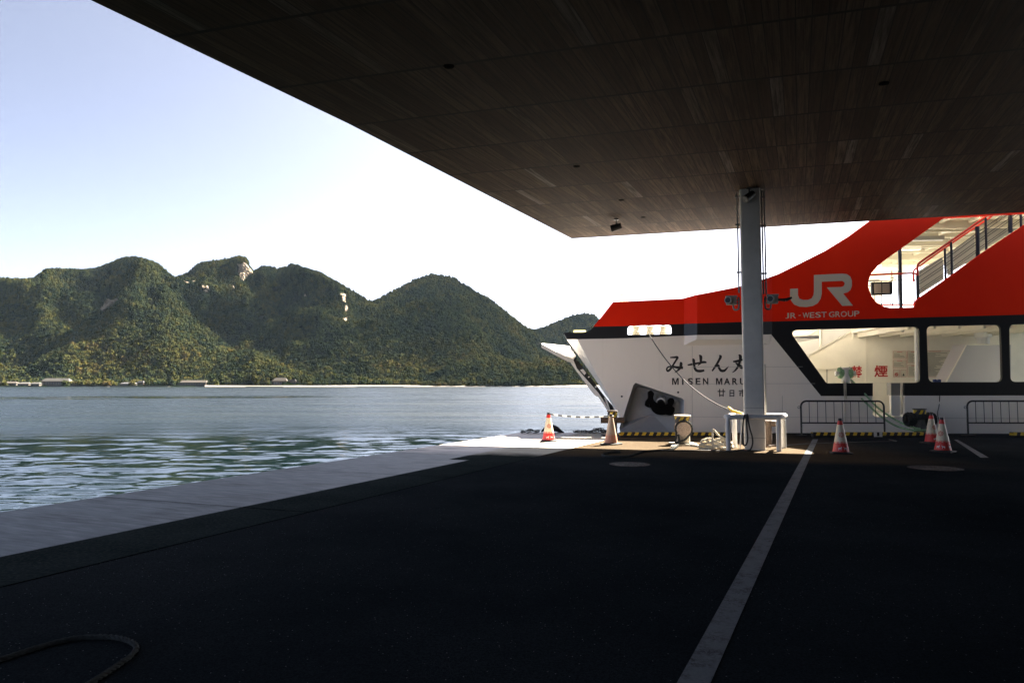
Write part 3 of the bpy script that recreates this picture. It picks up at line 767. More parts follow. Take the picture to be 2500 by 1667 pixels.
wp = Vector((27.0, 9.0, 0)); mb = MB(); mb.prism([Vector((p.x, p.y, .02)) for p in (wp, wp - DA * 20, wp - DA * 20 + DB * .3, wp + DB * .3)], (0, 0, 4.2)); mb.build('side_light_block', m_block, can)
m_blk = mat('black_fitting', (0.012, 0.012, 0.012), 0.5); m_lens = mat('lamp_lens', (0.04, 0.04, 0.045), 0.4); m_mat = mat('matte_black_fitting', (0.010, 0.010, 0.010), 0.95, spec=0.0)
for u, v, lab in ((1096, 162, 'round recessed downlight over the dark middle boards'), (1408, 406, 'round recessed downlight near the canopy edge'), (1517, 488.5, 'round downlight behind the hanging spotlight'), (1570, 530.5, 'small downlight nearest the canopy front edge'), (2158, 204, 'round downlight in the dark right part of the ceiling')):
    p = GC(u, v); t = thing('downlight', lab, 'downlight', tuple(p), group='downlights in the board ceiling')
    mb = MB(); mb.lathe([(.066, -.008), (.07, 0.0), (.07, .05)], (0, 0, 0)); mb.build('trim_ring', m_mat, t, local=True, smooth=True)
    mb = MB(); mb.lathe([(.05, -.012), (.05, -.0085)], (0, 0, 0)); mb.build('lens', m_mat, t, local=True)
def spot(loc, tilt, yaw, lab, s=1.0):
    t = thing('spotlight', lab, 'spotlight', loc, yaw)
    mb = MB(); mb.cyl((0, 0, 0), (0, 0, -.03), .06 * s, n=16); mb.cyl((0, 0, -.03), (0, 0, -.16 * s), .015 * s, n=10); mb.build('mount', m_blk, t, local=True, smooth=True)
    d = Vector((math.cos(tilt), 0, -math.sin(tilt))); c_ = Vector((0, 0, -.2 * s))
    mb = MB(); mb.cyl(c_ - d * .12 * s, c_ + d * .13 * s, .075 * s, .085 * s, n=20); mb.build('lamp_body', m_blk, t, local=True, smooth=True)
    mb = MB(); mb.cyl(c_ + d * .131 * s, c_ + d * .137 * s, .07 * s, n=20); mb.build('lens', m_lens, t, local=True)
p = GC(1504.5, 535); spot(tuple(p), R(15), R(172), 'black spotlight hanging below the ceiling left of the pillar', 1.15)

# ================================================================== PILLAR
m_pil = mat('grey_painted_steel', (0.60, 0.565, 0.50), 0.6, var=0.10, scale=2.0, bump=0.05, bscale=150)
pa = math.atan2(DB.y, DB.x)
pb = G(1844, 1100); fd = Vector((math.sin(-pa), math.cos(-pa), 0)); fd = Vector((-DB.y, DB.x, 0)); pw = 0.22
pc = Vector((pb.x, pb.y, 0)) + fd * pw
pil = thing('pillar', 'thick grey square steel pillar holding up the canopy', 'pillar', (pc.x, pc.y, 0), pa)
mb = MB(); prof = rpoly([(-pw, -pw), (pw, -pw), (pw, pw), (-pw, pw)], .05, 5)
mb.prism([Vector((x, y, 0.01)) for x, y in prof], (0, 0, CZ - .012)); mb.build('shaft', m_pil, pil, local=True, smooth=True)
mb = MB(); mb.prism([Vector((x * 1.012, y * 1.012, .28)) for x, y in prof], (0, 0, .006)); mb.prism([Vector((x * 1.012, y * 1.012, .94)) for x, y in prof], (0, 0, .006))
mb.build('weld_seam', mat('dark_seam', (.08, .08, .075), .8), pil, local=True)
m_cond = mat('grey_conduit', (0.16, 0.165, 0.165), 0.5)
for sx_, zlow in ((-1, 3.65), (1, 3.6)):
    mb = MB(); x = sx_ * (pw + .055)
    for dx in ((0.0,) if sx_ < 0 else (-.02, .035)):
        mb.cyl((x + dx, -.06, zlow - .1), (x + dx, -.06, CZ - .02), .018, n=8)
    for z in (zlow + .35, zlow + 1.45, zlow + 2.1): mb.box((x - .05, -.09, z), (x + .06, -.03, z + .035)); mb.box((min(x, sx_ * pw), -.075, z + .005), (max(x, sx_ * pw), -.045, z + .03))
    mb.build('conduit', m_cond, pil, local=True, smooth=True)
m_box = mat('grey_cast_housing', (0.30, 0.285, 0.24), 0.5, var=.2, scale=20)
def pil_w(x, y, z): return pc + DB * x + fd * y + Vector((0, 0, z))
def flood(sgn, lab, arm):
    base = pil_w(sgn * (pw + .1), -.02, 0); z = S_z = P(1790 if sgn < 0 else 1893, 733, pc.y).z
    t = thing('floodlight', lab, 'floodlight', (base.x, base.y, z), pa, 'floodlights on the pillar'); t.scale = (.72, .72, .72)
    s_ = sgn
    mb = MB(); mb.box((s_ * .06 - .0, -.05, .05), (s_ * .06 + s_ * .06 + .001, .0, .08)) if False else mb.cyl((-s_ * .09, -.03, .02), (s_ * .08, -.03, .02), .025, n=10); mb.cyl((-s_ * .09, -.03, -.09), (s_ * .08, -.03, -.09), .018, n=10)
    mb.build('bracket', m_cond, t, local=True, smooth=True)
    mb = MB(); mb.box((s_ * .17 - .16, -.14, -.13), (s_ * .17 + .16, .1, .14)); mb.box((s_ * .17 - .18, -.16, .10), (s_ * .17 + .18, .12, .155)); mb.build('housing', m_box, t, local=True, bevel=.015)
    mb = MB(); c_ = Vector((s_ * .17 + (-.07 if sgn < 0 else -.04), -.14, 0.0))
    mb.cyl(c_, c_ + Vector((-.04, -.10, 0)), .105, .115, n=24); mb.build('hood', m_box, t, local=True, smooth=True)
    mb = MB(); mb.cyl(c_ + Vector((-.04, -.101, 0)), c_ + Vector((-.042, -.108, 0)), .085, n=24); mb.build('lens', m_blk, t, local=True)
    mb = MB(); mb.tube(spline([(s_ * .12, -.02, -.13), (s_ * .10, -.02, -.27), (s_ * .02, -.03, -.30), (-s_ * .05, -.04, -.22), (-s_ * .045, -.05, .1)], 6), .028, n=8); mb.build('cable', m_cond, t, local=True, smooth=True)
    if arm:
        mb = MB(); mb.cyl((.33, -.06, -.02), (.55, -.1, -.04), .035, .05, n=12); mb.cyl((.55, -.1, -.04), (.73, -.12, .03), .06, .03, n=12); mb.build('nozzle', m_blk, t, local=True, smooth=True)
flood(-1, 'grey boxy floodlight on the left side of the pillar', False)
flood(1, 'grey boxy floodlight with black nozzle arm right of the pillar', True)
q = pil_w(-.02, -pw - .1, CZ); spot((q.x, q.y, CZ), R(35), R(200), 'black cylinder spotlight at the top of the pillar', 1.05)
# pipe guard round the pillar's foot
m_gpipe = mat('white_grey_pipe_paint', (0.56, 0.555, 0.54), 0.4, var=.08, scale=6)
legs = [G(1778.5, 1101), G(1902, 1102.5), G(1914, 1094), G(1794, 1093)]
GZ = .75
gt = thing('pipe_guard', 'thick pale pipe guard rail around the foot of the pillar', 'guard rail', tuple((legs[0] + legs[1] + legs[2] + legs[3]) / 4))
ex = []
ctr = sum(legs, Vector()) / 4
loop = [Vector((l.x, l.y, GZ)) + (Vector((l.x - ctr.x, 0, 0)).normalized() * .06) for l in legs]
mbp = MB(); pl = rpoly([(p.x, p.y) for p in loop], .16, 7); mbp.tube([Vector((x, y, GZ)) for x, y in pl], .053, n=16, closed=True); mbp.build('top_rail', m_gpipe, gt, smooth=True)
for i, l in enumerate(legs):
    mb = MB(); mb.cyl((l.x, l.y, .012), (l.x, l.y, GZ - .1), .054, n=18); mb.cyl((l.x, l.y, GZ - .1), (l.x, l.y, GZ - .02), .043, n=18); mb.build('leg', m_gpipe, gt, smooth=True)
mb = MB(); mb.cyl(G(1806.5, 1096), P(1812, 1007, G(1806.5, 1096).y), .014, n=8); tag(mb.build('pole', m_gpipe, smooth=True), 'thin pale pole standing inside the pipe guard left of the pillar', 'pole')
mb = MB(); q0 = G(1874, 1092); z0 = P(1874, 968, q0.y).z; z1 = P(1874, 890, q0.y).z
q = pil_w(pw + .035, pw + .12, 0); mb.box((q.x - .004, q.y - .02, .75), (q.x + .03, q.y + .03, z1)); mb.build('edge_plate', m_gpipe, pil if False else None)
tag(bpy.data.objects[-1] if False else [o for o in bpy.data.objects if o.name.startswith('edge_plate')][0], 'narrow white board standing behind the right edge of the pillar', 'board')
bpy.data.objects['edge_plate'].name = 'narrow_board'

# ================================================================== QUAY FURNITURE
def stripe_mat(name, axis, width, slope, c1, c2, rough=0.55, wear=0.25, zlim=None):
    m, n = newmat(name, rough)
    tc = n.new('ShaderNodeTexCoord'); o_ = tc.outputs['Object']; s = n.new('ShaderNodeSeparateXYZ'); n.link(o_, s.inputs[0])
    a = s.outputs[axis]; k = n.math('ADD', a, n.math('MULTIPLY', s.outputs[2], -slope))
    f = n.math('LESS_THAN', n.math('FRACT', n.math('DIVIDE', k, width)), 0.5)
    c = n.mix(f, c1, c2)
    c = n.mix(n.ramp(n.noise(o_, 9, 6, .7), [(0.5, 0.0), (0.8, wear)]), c, (0.05, 0.045, 0.035))
    n.link(c, n.b.inputs['Base Color']); return m
YEL = (0.62, 0.42, 0.03); BLK = (0.012, 0.012, 0.012)
m_kerb = stripe_mat('yellow_black_kerb', 0, .205, .55, YEL, BLK)
m_kblk = mat('black_rubber', (0.013, 0.013, 0.014), 0.75, var=.3, scale=8)
def kerb(u0, u1, lab):
    a = G(u0, 1068); b = G(u1, 1068); Lh = (b - a).length / 2; c_ = (a + b) / 2; an = math.atan2((b - a).y, (b - a).x)
    t = thing('kerb_stop', lab, 'kerb', (c_.x, c_.y, 0.008), an, 'striped kerb stops at the quay edge')
    mb = MB(); mb.add([(x, y, z) for x in (-Lh, Lh) for y, z in ((0, 0.05), (.03, .135), (.19, .135), (.2, 0.05))], [(0, 1, 2, 3), (4, 7, 6, 5), (0, 4, 5, 1), (1, 5, 6, 2), (2, 6, 7, 3), (0, 3, 7, 4)]); mb.build('striped_top', m_kerb, t, local=True, bevel=.006)
    mb = MB(); mb.box((-Lh + .01, .015, 0), (Lh - .01, .185, .049)); mb.build('base', m_kblk, t, local=True)
    return t
kerb(1514, 1776, 'black and yellow striped kerb stop behind the bollard left of the pillar')
kerb(1986, 2300, 'black and yellow striped kerb stop under the right mooring ropes')
kerb(2476, 2700, 'striped kerb stop cut off by the right edge of the photo')
pq = G(2143, 1068); t = thing('number_plate', 'small white plate numbered 1 leaning on the striped kerb', 'number plate', (pq.x, pq.y - .03, .008))
mb = MB(); mb.box((-.115, 0, .015), (.115, .012, .15)); mb.build('plate', mat('white_plate', (.6, .6, .58), .6, var=.15, scale=10), t, local=True)
mb = MB(); text_on(mb, '1', [(-.035, .14), (.03, .14), (.03, .04), (-.035, .04)], lambda x, y: Vector((x, -.003, y)), .02); mb.build('numeral', m_blk, t, local=True)

# bollards
m_boll = mat('weathered_grey_bollard_paint', (0.34, 0.31, 0.25), 0.6, var=.3, scale=9, bump=.2, bscale=60)
m_band = stripe_mat('bollard_hazard_band', 0, .15, .45, (0.6, 0.42, 0.02), BLK, wear=.3)
m_speck = mat('speckled_worn_face', (0.40, 0.32, 0.26), 0.7, var=.45, scale=45)
m_rust = mat('rusty_brown_steel', (0.085, 0.058, 0.042), 0.75, var=.5, scale=12, bump=.3, bscale=50)
def bollard(loc, r, h, pin_dir, pin_len, pin_r, pin_z, lab, body, face, cap=True, band=True, plate_=.30):
    t = thing('mooring_bollard', lab, 'bollard', loc, 0, 'cross bollards along the quay end')
    mb = MB(); mb.lathe([(r, .03), (r * .985, h * .5), (r, h - .02)], n=32); mb.build('post', body, t, local=True, smooth=True)
    if cap:
        mb = MB(); mb.lathe([(r * 1.05, h - .02), (r * 1.14, h - .015), (r * 1.14, h + .015), (r * 1.08, h + .02)], n=32); mb.build('cap', body, t, local=True, smooth=True)
    if band:
        mb = MB(); mb.lathe([(r * 1.012, h - .025 - .15), (r * 1.015, h - .1), (r * 1.012, h - .025)], n=32); mb.build('hazard_band', m_band, t, local=True, smooth=True)
    d = Vector(pin_dir).normalized(); c_ = Vector((0, 0, pin_z))
    mb = MB(); mb.cyl(c_ - d * pin_len, c_ + d * pin_len, pin_r, n=28); mb.build('cross_pin', body, t, local=True, smooth=True)
    for s in (-1, 1):
        mb = MB(); mb.cyl(c_ + d * s * (pin_len + .001), c_ + d * s * (pin_len + .02), pin_r * 1.12, n=28); mb.build('pin_face', face, t, local=True, smooth=True)
    mb = MB(); mb.box((-plate_, -plate_ * .85, 0), (plate_, plate_ * .85, .028)); mb.build('base_plate', body, t, local=True, bevel=.006)
    return t
bl1 = G(1671, 1086) + Vector((0, .18, 0)); bl1.z = .008
bollard(tuple(bl1), .178, .69, (-.10, -1, 0), .27, .15, .38, 'grey cross bollard with a round speckled pin end and rope, left of the pillar', m_boll, m_speck)
bl2 = G(1495.5, 1064); bl2.z = .008
bollard(tuple(bl2), .135, .70, (1, -.05, 0), .31, .085, .44, 'brown cross bollard with sideways pin behind the faded cone', m_rust, m_rust)
bl3 = G(1885, 1091) + Vector((0, .25, 0)); bl3.z = .008
bollard(tuple(bl3), .09, .62, (1, -.05, 0), .24, .075, .53, 'dark rusty pin bollard behind the pipe guard of the pillar', m_rust, m_rust, cap=False, band=False, plate_=.24)
bl4 = G(2247, 1063); bl4.z = .008
bollard(tuple(bl4), .165, .75, (1, -.08, 0), .27, .11, .48, 'dark cross bollard wrapped in ropes at the right kerb', mat('dark_bollard_paint', (.07, .07, .068), .6, var=.3, scale=9), m_rust)

# traffic cones
m_cbase = mat('cone_rubber_base', (0.02, 0.018, 0.016), 0.8, var=.3, scale=9)
def cone_mat(name, lo, mid, top, wearc, wear):
    m, n = newmat(name, 0.5)
    tc = n.new('ShaderNodeTexCoord'); o_ = tc.outputs['Object']; s = n.new('ShaderNodeSeparateXYZ'); n.link(o_, s.inputs[0])
    ang = n.math('ARCTAN2', s.outputs[1], s.outputs[0])
    wav = n.math('MULTIPLY', n.math('ABSOLUTE', n.math('SINE', n.math('MULTIPLY', ang, 5.0))), 0.022)
    zz = n.math('SUBTRACT', s.outputs[2], wav)
    c = n.mix(n.math('LESS_THAN', zz, 0.235), mid, lo)
    ln = n.math('MULTIPLY', n.math('GREATER_THAN', zz, 0.213), n.math('LESS_THAN', zz, 0.223)); c = n.mix(ln, c, mid)
    c = n.mix(n.math('GREATER_THAN', s.outputs[2], 0.605), c, top)
    c = n.mix(n.math('GREATER_THAN', s.outputs[2], 0.69), c, (.03, .02, .02))
    c = n.mix(n.ramp(n.noise(o_, 14, 6, .75), [(0.48, 0.0), (0.75, wear)]), c, wearc)
    n.link(c, n.b.inputs['Base Color']); return m
RED = (0.60, 0.028, 0.022); CRM = (0.66, 0.58, 0.42)
m_cone = cone_mat('cone_red_cream', RED, CRM, RED, (.25, .2, .16), .35)
m_cone2 = cone_mat('cone_faded', (.42, .18, .12), (.42, .32, .24), (.45, .34, .25), (.22, .17, .13), .9)
m_emb = mat('cone_red_emblem', (0.50, 0.05, 0.035), 0.5); m_deer = mat('cone_white_print', (0.72, 0.7, 0.66), 0.5)
CH, CR0, CR1 = .74, .165, .035
def cone_r(z): return CR0 + (CR1 - CR0) * (z - .04) / (CH - .04)
def on_cone(a, z, e=.0025): r = cone_r(z) + e; return Vector((r * math.sin(a), -r * math.cos(a), z))
def make_cone(lab, emblem, mt):
    t = thing('traffic_cone', lab, 'traffic cone', (0, 0, 0), 0, 'traffic cones on the quay')
    mb = MB(); b = .205
    mb.prism([Vector((x, y, 0)) for x, y in rpoly([(-b, -b), (b, -b), (b, b), (-b, b)], .05, 4)], (0, 0, .028))
    mb.lathe([(.19, .028), (.175, .045)], n=28); mb.build('base', m_cbase, t, local=True, smooth=True)
    mb = MB(); mb.lathe([(cone_r(z), z) for z in np.linspace(.04, CH, 24)], n=36); mb.build('cone_body', mt, t, local=True, smooth=True)
    if emblem:
        mb = MB(); zc = .40; rr = .062
        def pt(x, z): return on_cone(x / cone_r(z), z)
        ring = []
        for rad, w in ((rr * .72, .009), (rr * .3, .008)):
            vs = []; K = 24
            for i in range(K):
                a = 2 * math.pi * i / K
                for q in (rad - w / 2, rad + w / 2): vs.append(pt(q * math.cos(a), zc + q * math.sin(a)))
            mb.add(vs, [(2 * i, 2 * i + 1, 2 * ((i + 1) % K) + 1, 2 * ((i + 1) % K)) for i in range(K)])
        for i in range(8):
            a = 2 * math.pi * i / 8; c, s = math.cos(a), math.sin(a); w = .0038
            mb.add([pt(q * c - k * s, zc + q * s + k * c) + Vector((0, -.0008, 0)) for q, k in ((.015, -w), (rr, -w), (rr, w), (.015, w))], [(0, 1, 2, 3)])
        mb.build('helm_emblem', m_emb, t, local=True)
        def deer(a0, z0, s):
            body = [(-.03, .012), (-.028, .022), (.012, .022), (.020, .035), (.034, .035), (.034, .026), (.026, .022), (.024, .008), (.022, -.02), (.016, -.02), (.014, .003), (-.014, .003), (-.018, -.02), (-.025, -.02), (-.025, .004)]
            mb = MB(); mb.poly([on_cone(a0 + s * x / .14, z0 + y * 1.2, .003) for x, y in body]); mb.build('deer_print', m_deer, t, local=True)
        deer(-.28, .105, 1); deer(.42, .105, -1); deer(1.4, .105, 1)
    return t
c1 = make_cone('red and cream traffic cone with helm emblem, alone in the sun at the quay corner', True, m_cone)
p = G(1340, 1079); c1.location = (p.x, p.y + .12, .008); c1.rotation_euler.z = R(4)
c2 = make_cone('faded pinkish traffic cone without emblem, before the brown bollard', False, m_cone2)
p = G(1494, 1086.5); c2.location = (p.x, p.y + .12, .008); c2.rotation_euler.z = R(40)
for u, v, rz, lab in ((2060, 1109, -14, 'red and cream traffic cone between the white line and the striped kerb'), (2283, 1083.5, 12, 'red and cream cone partly hidden behind another cone beside the rope bollard'), (2311, 1105, -50, 'red and cream cone nearest to the short white line, right of two')):
    c = copy_tree(c1); p = G(u, v); c.location = (p.x, p.y + .13, .008); c.rotation_euler.z = R(rz); c['label'] = lab
a = Vector(c1.location) + Vector((0.02, 0, .70)); b = Vector(c2.location) + Vector((0, 0, .69))
m_bar, n = newmat('black_white_bar', 0.5)
tc = n.new('ShaderNodeTexCoord'); s = n.new('ShaderNodeSeparateXYZ'); n.link(tc.outputs['Object'], s.inputs[0])
n.link(n.mix(n.math('LESS_THAN', n.math('FRACT', n.math('DIVIDE', s.outputs[0], .215)), .5), (.7, .68, .66), (.02, .02, .02)), n.b.inputs['Base Color'])
Lb = (b - a).length; t = thing('cone_bar', 'thin black and white striped bar linking two cones', 'barrier bar', tuple(a))
mb = MB(); pts_ = [Vector((0, 0, 0)).lerp(b - a, k / 24) - Vector((0, 0, .05 * math.sin(math.pi * k / 24))) for k in range(25)]
mb.tube(pts_, .017, n=10); mb.build('bar', m_bar, t, local=True, smooth=True)
mb = MB(); mb.tube([b - a + Vector((.06 * math.cos(x), .06 * math.sin(x), .0)) for x in np.linspace(0, 2 * math.pi, 16, endpoint=False)], .012, n=6, closed=True); mb.build('end_ring', m_blk, t, local=True, smooth=True)

# barriers
m_bar2 = mat('black_barrier_paint', (0.016, 0.016, 0.017), 0.45)
def barrier(u0, lab):
    a = G(u0, 1064.5); t = thing('pipe_barrier', lab, 'barrier', (a.x, a.y, .008), math.atan2(ED.y, ED.x), 'black pipe barriers before the ferry')
    W, Hh = 2.32, .99
    fr = [(0, 0, 0), (0, 0, Hh - .16)] + [(.16 - .16 * math.cos(x), 0, Hh - .16 + .16 * math.sin(x)) for x in np.linspace(.2, 1.57, 6)]
    fr += [(W - q[0], 0, q[2]) for q in reversed(fr)]
    mb = MB(); mb.tube(fr, .026, n=12); mb.build('frame', m_bar2, t, local=True, smooth=True)
    mb = MB(); mb.cyl((.02, 0, .37), (W - .02, 0, .37), .02, n=10); mb.build('lower_rail', m_bar2, t, local=True, smooth=True)
    for i in range(9):
        x = W * (i + 1) / 10; mb = MB(); mb.cyl((x, 0, .37), (x, 0, Hh - .01), .009, n=8); mb.build('baluster', m_bar2, t, local=True, smooth=True)
    mb = MB(); mb.tube([(-.055 + .032 * math.cos(x), 0, .81 + .032 * math.sin(x)) for x in np.linspace(0, 6.283, 12, endpoint=False)], .007, n=6, closed=True); mb.build('coupling_ring', m_bar2, t, local=True, smooth=True)
    for x in (0, W):
        mb = MB(); mb.box((x - .11, -.16, 0), (x + .11, .16, .035)); mb.build('foot', m_kblk, t, local=True, bevel=.008)
barrier(1957, 'black pipe barrier with upright bars left of the rope bollard')
barrier(2364, 'black pipe barrier cut off by the right edge of the photo')

# manhole covers
m_iron, n = newmat('cast_iron_cover', 0.65)
tc = n.new('ShaderNodeTexCoord'); o_ = tc.outputs['Object']
vor = n.new('ShaderNodeTexVoronoi', feature='DISTANCE_TO_EDGE'); vor.inputs['Scale'].default_value = 11; n.link(o_, vor.inputs['Vector'])
pat = n.ramp(vor.outputs['Distance'], [(0.06, 1.0), (0.12, 0.0)])
n.link(n.mix(pat, (0.010, 0.010, 0.011), (0.055, 0.056, 0.058)), n.b.inputs['Base Color']); n.b.inputs['Specular IOR Level'].default_value = 0.05; 
n.link(n.bump(pat, .6, .01), n.b.inputs['Normal'])
for u, v, r, lab in ((1537, 1134.4, .375, 'round patterned manhole cover in front of the grey bollard'), (2283.5, 1144, .43, 'round manhole cover in the dark in front of the two cones')):
    p = G(u, v); t = thing('manhole_cover', lab, 'manhole cover', (p.x, p.y, .0082))
    mb = MB(); mb.lathe([(r * .93, 0.0005), (r * .93, .006), (.001, .006)], n=48); mb.build('cover', m_iron, t, local=True)
    mb = MB(); K = 48
    vs_ = [Vector((q * math.cos(2 * math.pi * i / K), q * math.sin(2 * math.pi * i / K), .0045)) for i in range(K) for q in (r * .945, r)]
    mb.add(vs_, [(2 * i, 2 * i + 1, 2 * ((i + 1) % K) + 1, 2 * ((i + 1) % K)) for i in range(K)]); mb.build('rim', mat('iron_rim', (.045, .045, .045), .8, spec=.05), t, local=True)

# ropes and chains on the quay
m_rope = mat('dark_grey_rope', (0.05, 0.054, 0.053), 0.95, var=.3, scale=30, spec=.05); m_rope_w = mat('pale_rope', (0.55, 0.50, 0.40), 0.9, var=.2, scale=30)
m_rope_g = mat('pale_green_rope', (0.26, 0.42, 0.24), 0.85, var=.25, scale=20); m_hose = mat('black_hose', (0.03, 0.03, 0.028), .6)
def gp(pts, r): return [G(u, v) + Vector((0, 0, r)) for u, v in pts]
mb = MB(); rope(mb, spline(gp([(-70, 1640), (0, 1619), (96, 1587.5), (172, 1568), (230, 1562.6), (283, 1564.6), (318, 1574), (333, 1588), (322, 1607), (291, 1630), (245, 1661), (185, 1700)], .02), 14), .0155)
tag(mb.build('rope', m_rope, smooth=True), 'thick grey rope looped on the asphalt in the near left corner', 'rope')
mb = MB(); z = zmap(1300, 1000, 3.92)
loop = [z(1345, 385), z(1200, 402), z(1080, 412), z(1000, 435), z(930, 458), z(820, 466), z(710, 462), z(670, 450), z(690, 435), z(760, 420), z(845, 418)]
pts_ = [bl1 + Vector((-.17, -.28, .25)), bl1 + Vector((-.17, -.34, .06))] + gp(loop, .03)
rope(mb, spline(pts_, 10), .026)
tag(mb.build('rope', m_rope, smooth=True), 'dark rope running from the grey bollard to a loop on the asphalt', 'rope')
mb = MB(); d = Vector((-.10, -1, 0)).normalized(); e = Vector((1, -.1, 0)).normalized(); cpin = bl1 + Vector((0, 0, .38)) + d * .22
pts_ = [cpin + e * .195 * math.cos(x) + Vector((0, 0, .195 * math.sin(x))) for x in np.linspace(-.9, 3.6, 30)]
pts_ = [bl1 + Vector((-.22, -.2, .04)), bl1 + Vector((-.02, -.3, .13))] + pts_ + [bl1 + Vector((-.21, -.24, .2)), bl1 + Vector((-.22, -.3, .05)), bl1 + Vector((.1, -.36, .03))]
rope(mb, spline(pts_, 4), .026); tag(mb.build('rope', m_rope, smooth=True), 'dark rope wound over the round pin of the grey bollard', 'rope')
mb = MB(); rope(mb, spline(gp([z(1330, 365), z(1400, 352), z(1480, 350), z(1570, 355), z(1640, 375), z(1700, 383), z(1800, 378)], .03), 8), .024)
tag(mb.build('rope', m_rope_w, smooth=True), 'pale rope lying from the grey bollard to the coil', 'rope')
mb = MB(); cc = G(1300 + 1790 / 3.92, 1000 + 385 / 3.92) + Vector((0, .25, 0)); pts_ = []
for k in range(90):
    a_ = k * .42; lay = k / 90
    rr = .33 - .12 * lay + .05 * math.sin(k * 1.7); pts_.append(cc + Vector((rr * 1.15 * math.cos(a_), rr * .6 * math.sin(a_), .03 + .2 * lay + .03 * math.sin(a_ * 2.3 + k))))
pts_ += [cc + Vector((.05, -.1, .3)), cc + Vector((-.06, -.1, .42)), cc + Vector((-.10, -.1, .44)), cc + Vector((-.11, -.1, .3)), cc + Vector((-.1, -.12, .1))]
rope(mb, spline(pts_, 4), .022); tag(mb.build('rope_coil', m_rope_w, smooth=True), 'heap of pale coiled rope beside the pipe guard', 'rope coil')
# hose over the guard
g0 = P(1822, 1012, legs[0].y - .0); mb = MB(); yf = (legs[0].y + legs[1].y) / 2 - .0
def fp(x4, y4, dy=-.085): q = P(1560 + x4 / 5.88, 860 + y4 / 5.88, yf + dy); return q
pts_ = [fp(1520, 900, -.02), fp(1500, 960), fp(1490, 1100), fp(1485, 1250), fp(1505, 1330), fp(1540, 1320), fp(1560, 1240), fp(1550, 1100), fp(1545, 980), fp(1550, 905, -.04), fp(1560, 895, .02), fp(1565, 960), fp(1590, 1090), fp(1625, 1210), fp(1630, 1310), fp(1600, 1390), fp(1540, 1425, -.1)]
mb.tube(spline(pts_, 8), .018, n=10); tag(mb.build('hose', m_hose, smooth=True), 'dark hose hung in loops over the pipe guard', 'hose')
mb = MB(); mb.tube(spline(gp([z(2090, 390), z(1990, 402), z(1850, 405), z(1700, 400), z(1400, 398), z(1210, 402)], .02), 8), .016, n=8)
tag(mb.build('cable', m_hose, smooth=True), 'black cable lying on the sunlit asphalt before the coil', 'cable')
z3 = zmap(1900, 760, 3.733)
mb = MB(); mb.tube(spline(gp([z3(40, 1235), z3(110, 1222), z3(250, 1212), z3(430, 1205), z3(650, 1198), z3(850, 1192), z3(1000, 1190), z3(1075, 1187), z3(1010, 1172)], .012), 8), .013, n=8)
tag(mb.build('cable', m_hose, smooth=True), 'black cable along the shaded asphalt right of the pillar', 'cable')
# chains and fender at the end of the quay
m_chain = mat('black_chain_iron', (0.014, 0.014, 0.015), 0.5)
def chain(u0, u1, v, lab, hump):
    mb = MB(); a = G(u0, v); b = G(u1, v); k = int((b - a).length / .075)
    for row in range(3):
        for i in range(k):
            t_ = (i + random.uniform(-.3, .3)) / k; hgt_ = .05 + row * .045 * hump * math.sin(math.pi * min(max(t_, 0), 1))
            if row and random.random() > hump: continue
            c_ = a.lerp(b, t_) + Vector((0, random.uniform(-.06, .06), hgt_)); yaw = random.uniform(0, 3.14); tl = random.choice((0.2, 1.3))
            X_ = Vector((math.cos(yaw), math.sin(yaw) * .5, 0.15)).normalized(); Y_ = X_.orthogonal().normalized(); Y_ = (Matrix.Rotation(tl, 3, X_) @ Y_)
            mb.tube([c_ + X_ * .062 * math.cos(x) + Y_ * .036 * math.sin(x) for x in np.linspace(0, 6.283, 12, endpoint=False)], .013, n=5, closed=True)
    tag(mb.build('chain', m_chain, smooth=True), lab, 'chain', 'heavy chains on the quay end')
chain(1277, 1318, 1057.5, 'black heavy chain on the quay end left of the sunlit cone', .6)
chain(1402, 1438, 1058, 'thin run of black chain between the cone and the brown bollard', .4)
chain(1440, 1484, 1058, 'heaped black chain just left of the brown bollard', 1.0)
mb = MB(); a = G(1322, 1056) ; b = G(1377, 1056)
mb.tube([a.lerp(b, q) + Vector((0, 0.05, .02 + .16 * math.sin(math.pi * min(1, q * 1.15)) ** .8 * (1 - .35 * q))) for q in np.linspace(0, 1, 14)], [.02 + .075 * math.sin(math.pi * q) for q in np.linspace(0, 1, 14)], n=10)
tag(mb.build('rubber_fender', m_kblk, smooth=True), 'black rubber hump behind the sunlit cone at the quay end', 'fender')

# ================================================================== FERRY
fer = thing('ferry', 'white, black and red car ferry moored at the end of the quay', 'ferry', tuple(S(1950, 1060)) [:2] + (SEA,))
fer.location.z = SEA
m_hw, n = newmat('white_hull_paint', 0.42)
tc = n.new('ShaderNodeTexCoord'); o_ = tc.outputs['Object']
c = n.ramp(n.noise(n.mapping(o_, scale=(.35, .35, .2)), 1.0, 6, .6), [(0.3, (0.87, 0.81, 0.735)), (0.7, (0.91, 0.86, 0.79))])
c = n.mix(n.ramp(n.noise(n.mapping(o_, scale=(7, 7, .35)), 1.0, 5, .7), [(0.58, 0.0), (0.85, 0.22)]), c, (0.50, 0.45, 0.38))
n.link(c, n.b.inputs['Base Color']); n.link(n.bump(n.noise(n.mapping(o_, scale=(.9, .9, .9)), 1.0, 2, .5), .25, .05), n.b.inputs['Normal'])
m_red, n = newmat('red_ship_paint', 0.5)
tc = n.new('ShaderNodeTexCoord'); o_ = tc.outputs['Object']
c = n.ramp(n.noise(n.mapping(o_, scale=(.5, .5, .3)), 1.0, 6, .6), [(0.3, (0.88, 0.022, 0.006)), (0.7, (0.95, 0.034, 0.008))]); n.link(c, n.b.inputs['Base Color'])
n.link(n.bump(n.noise(n.mapping(o_, scale=(.8, .8, .8)), 1.0, 2, .5), .2, .05), n.b.inputs['Normal'])
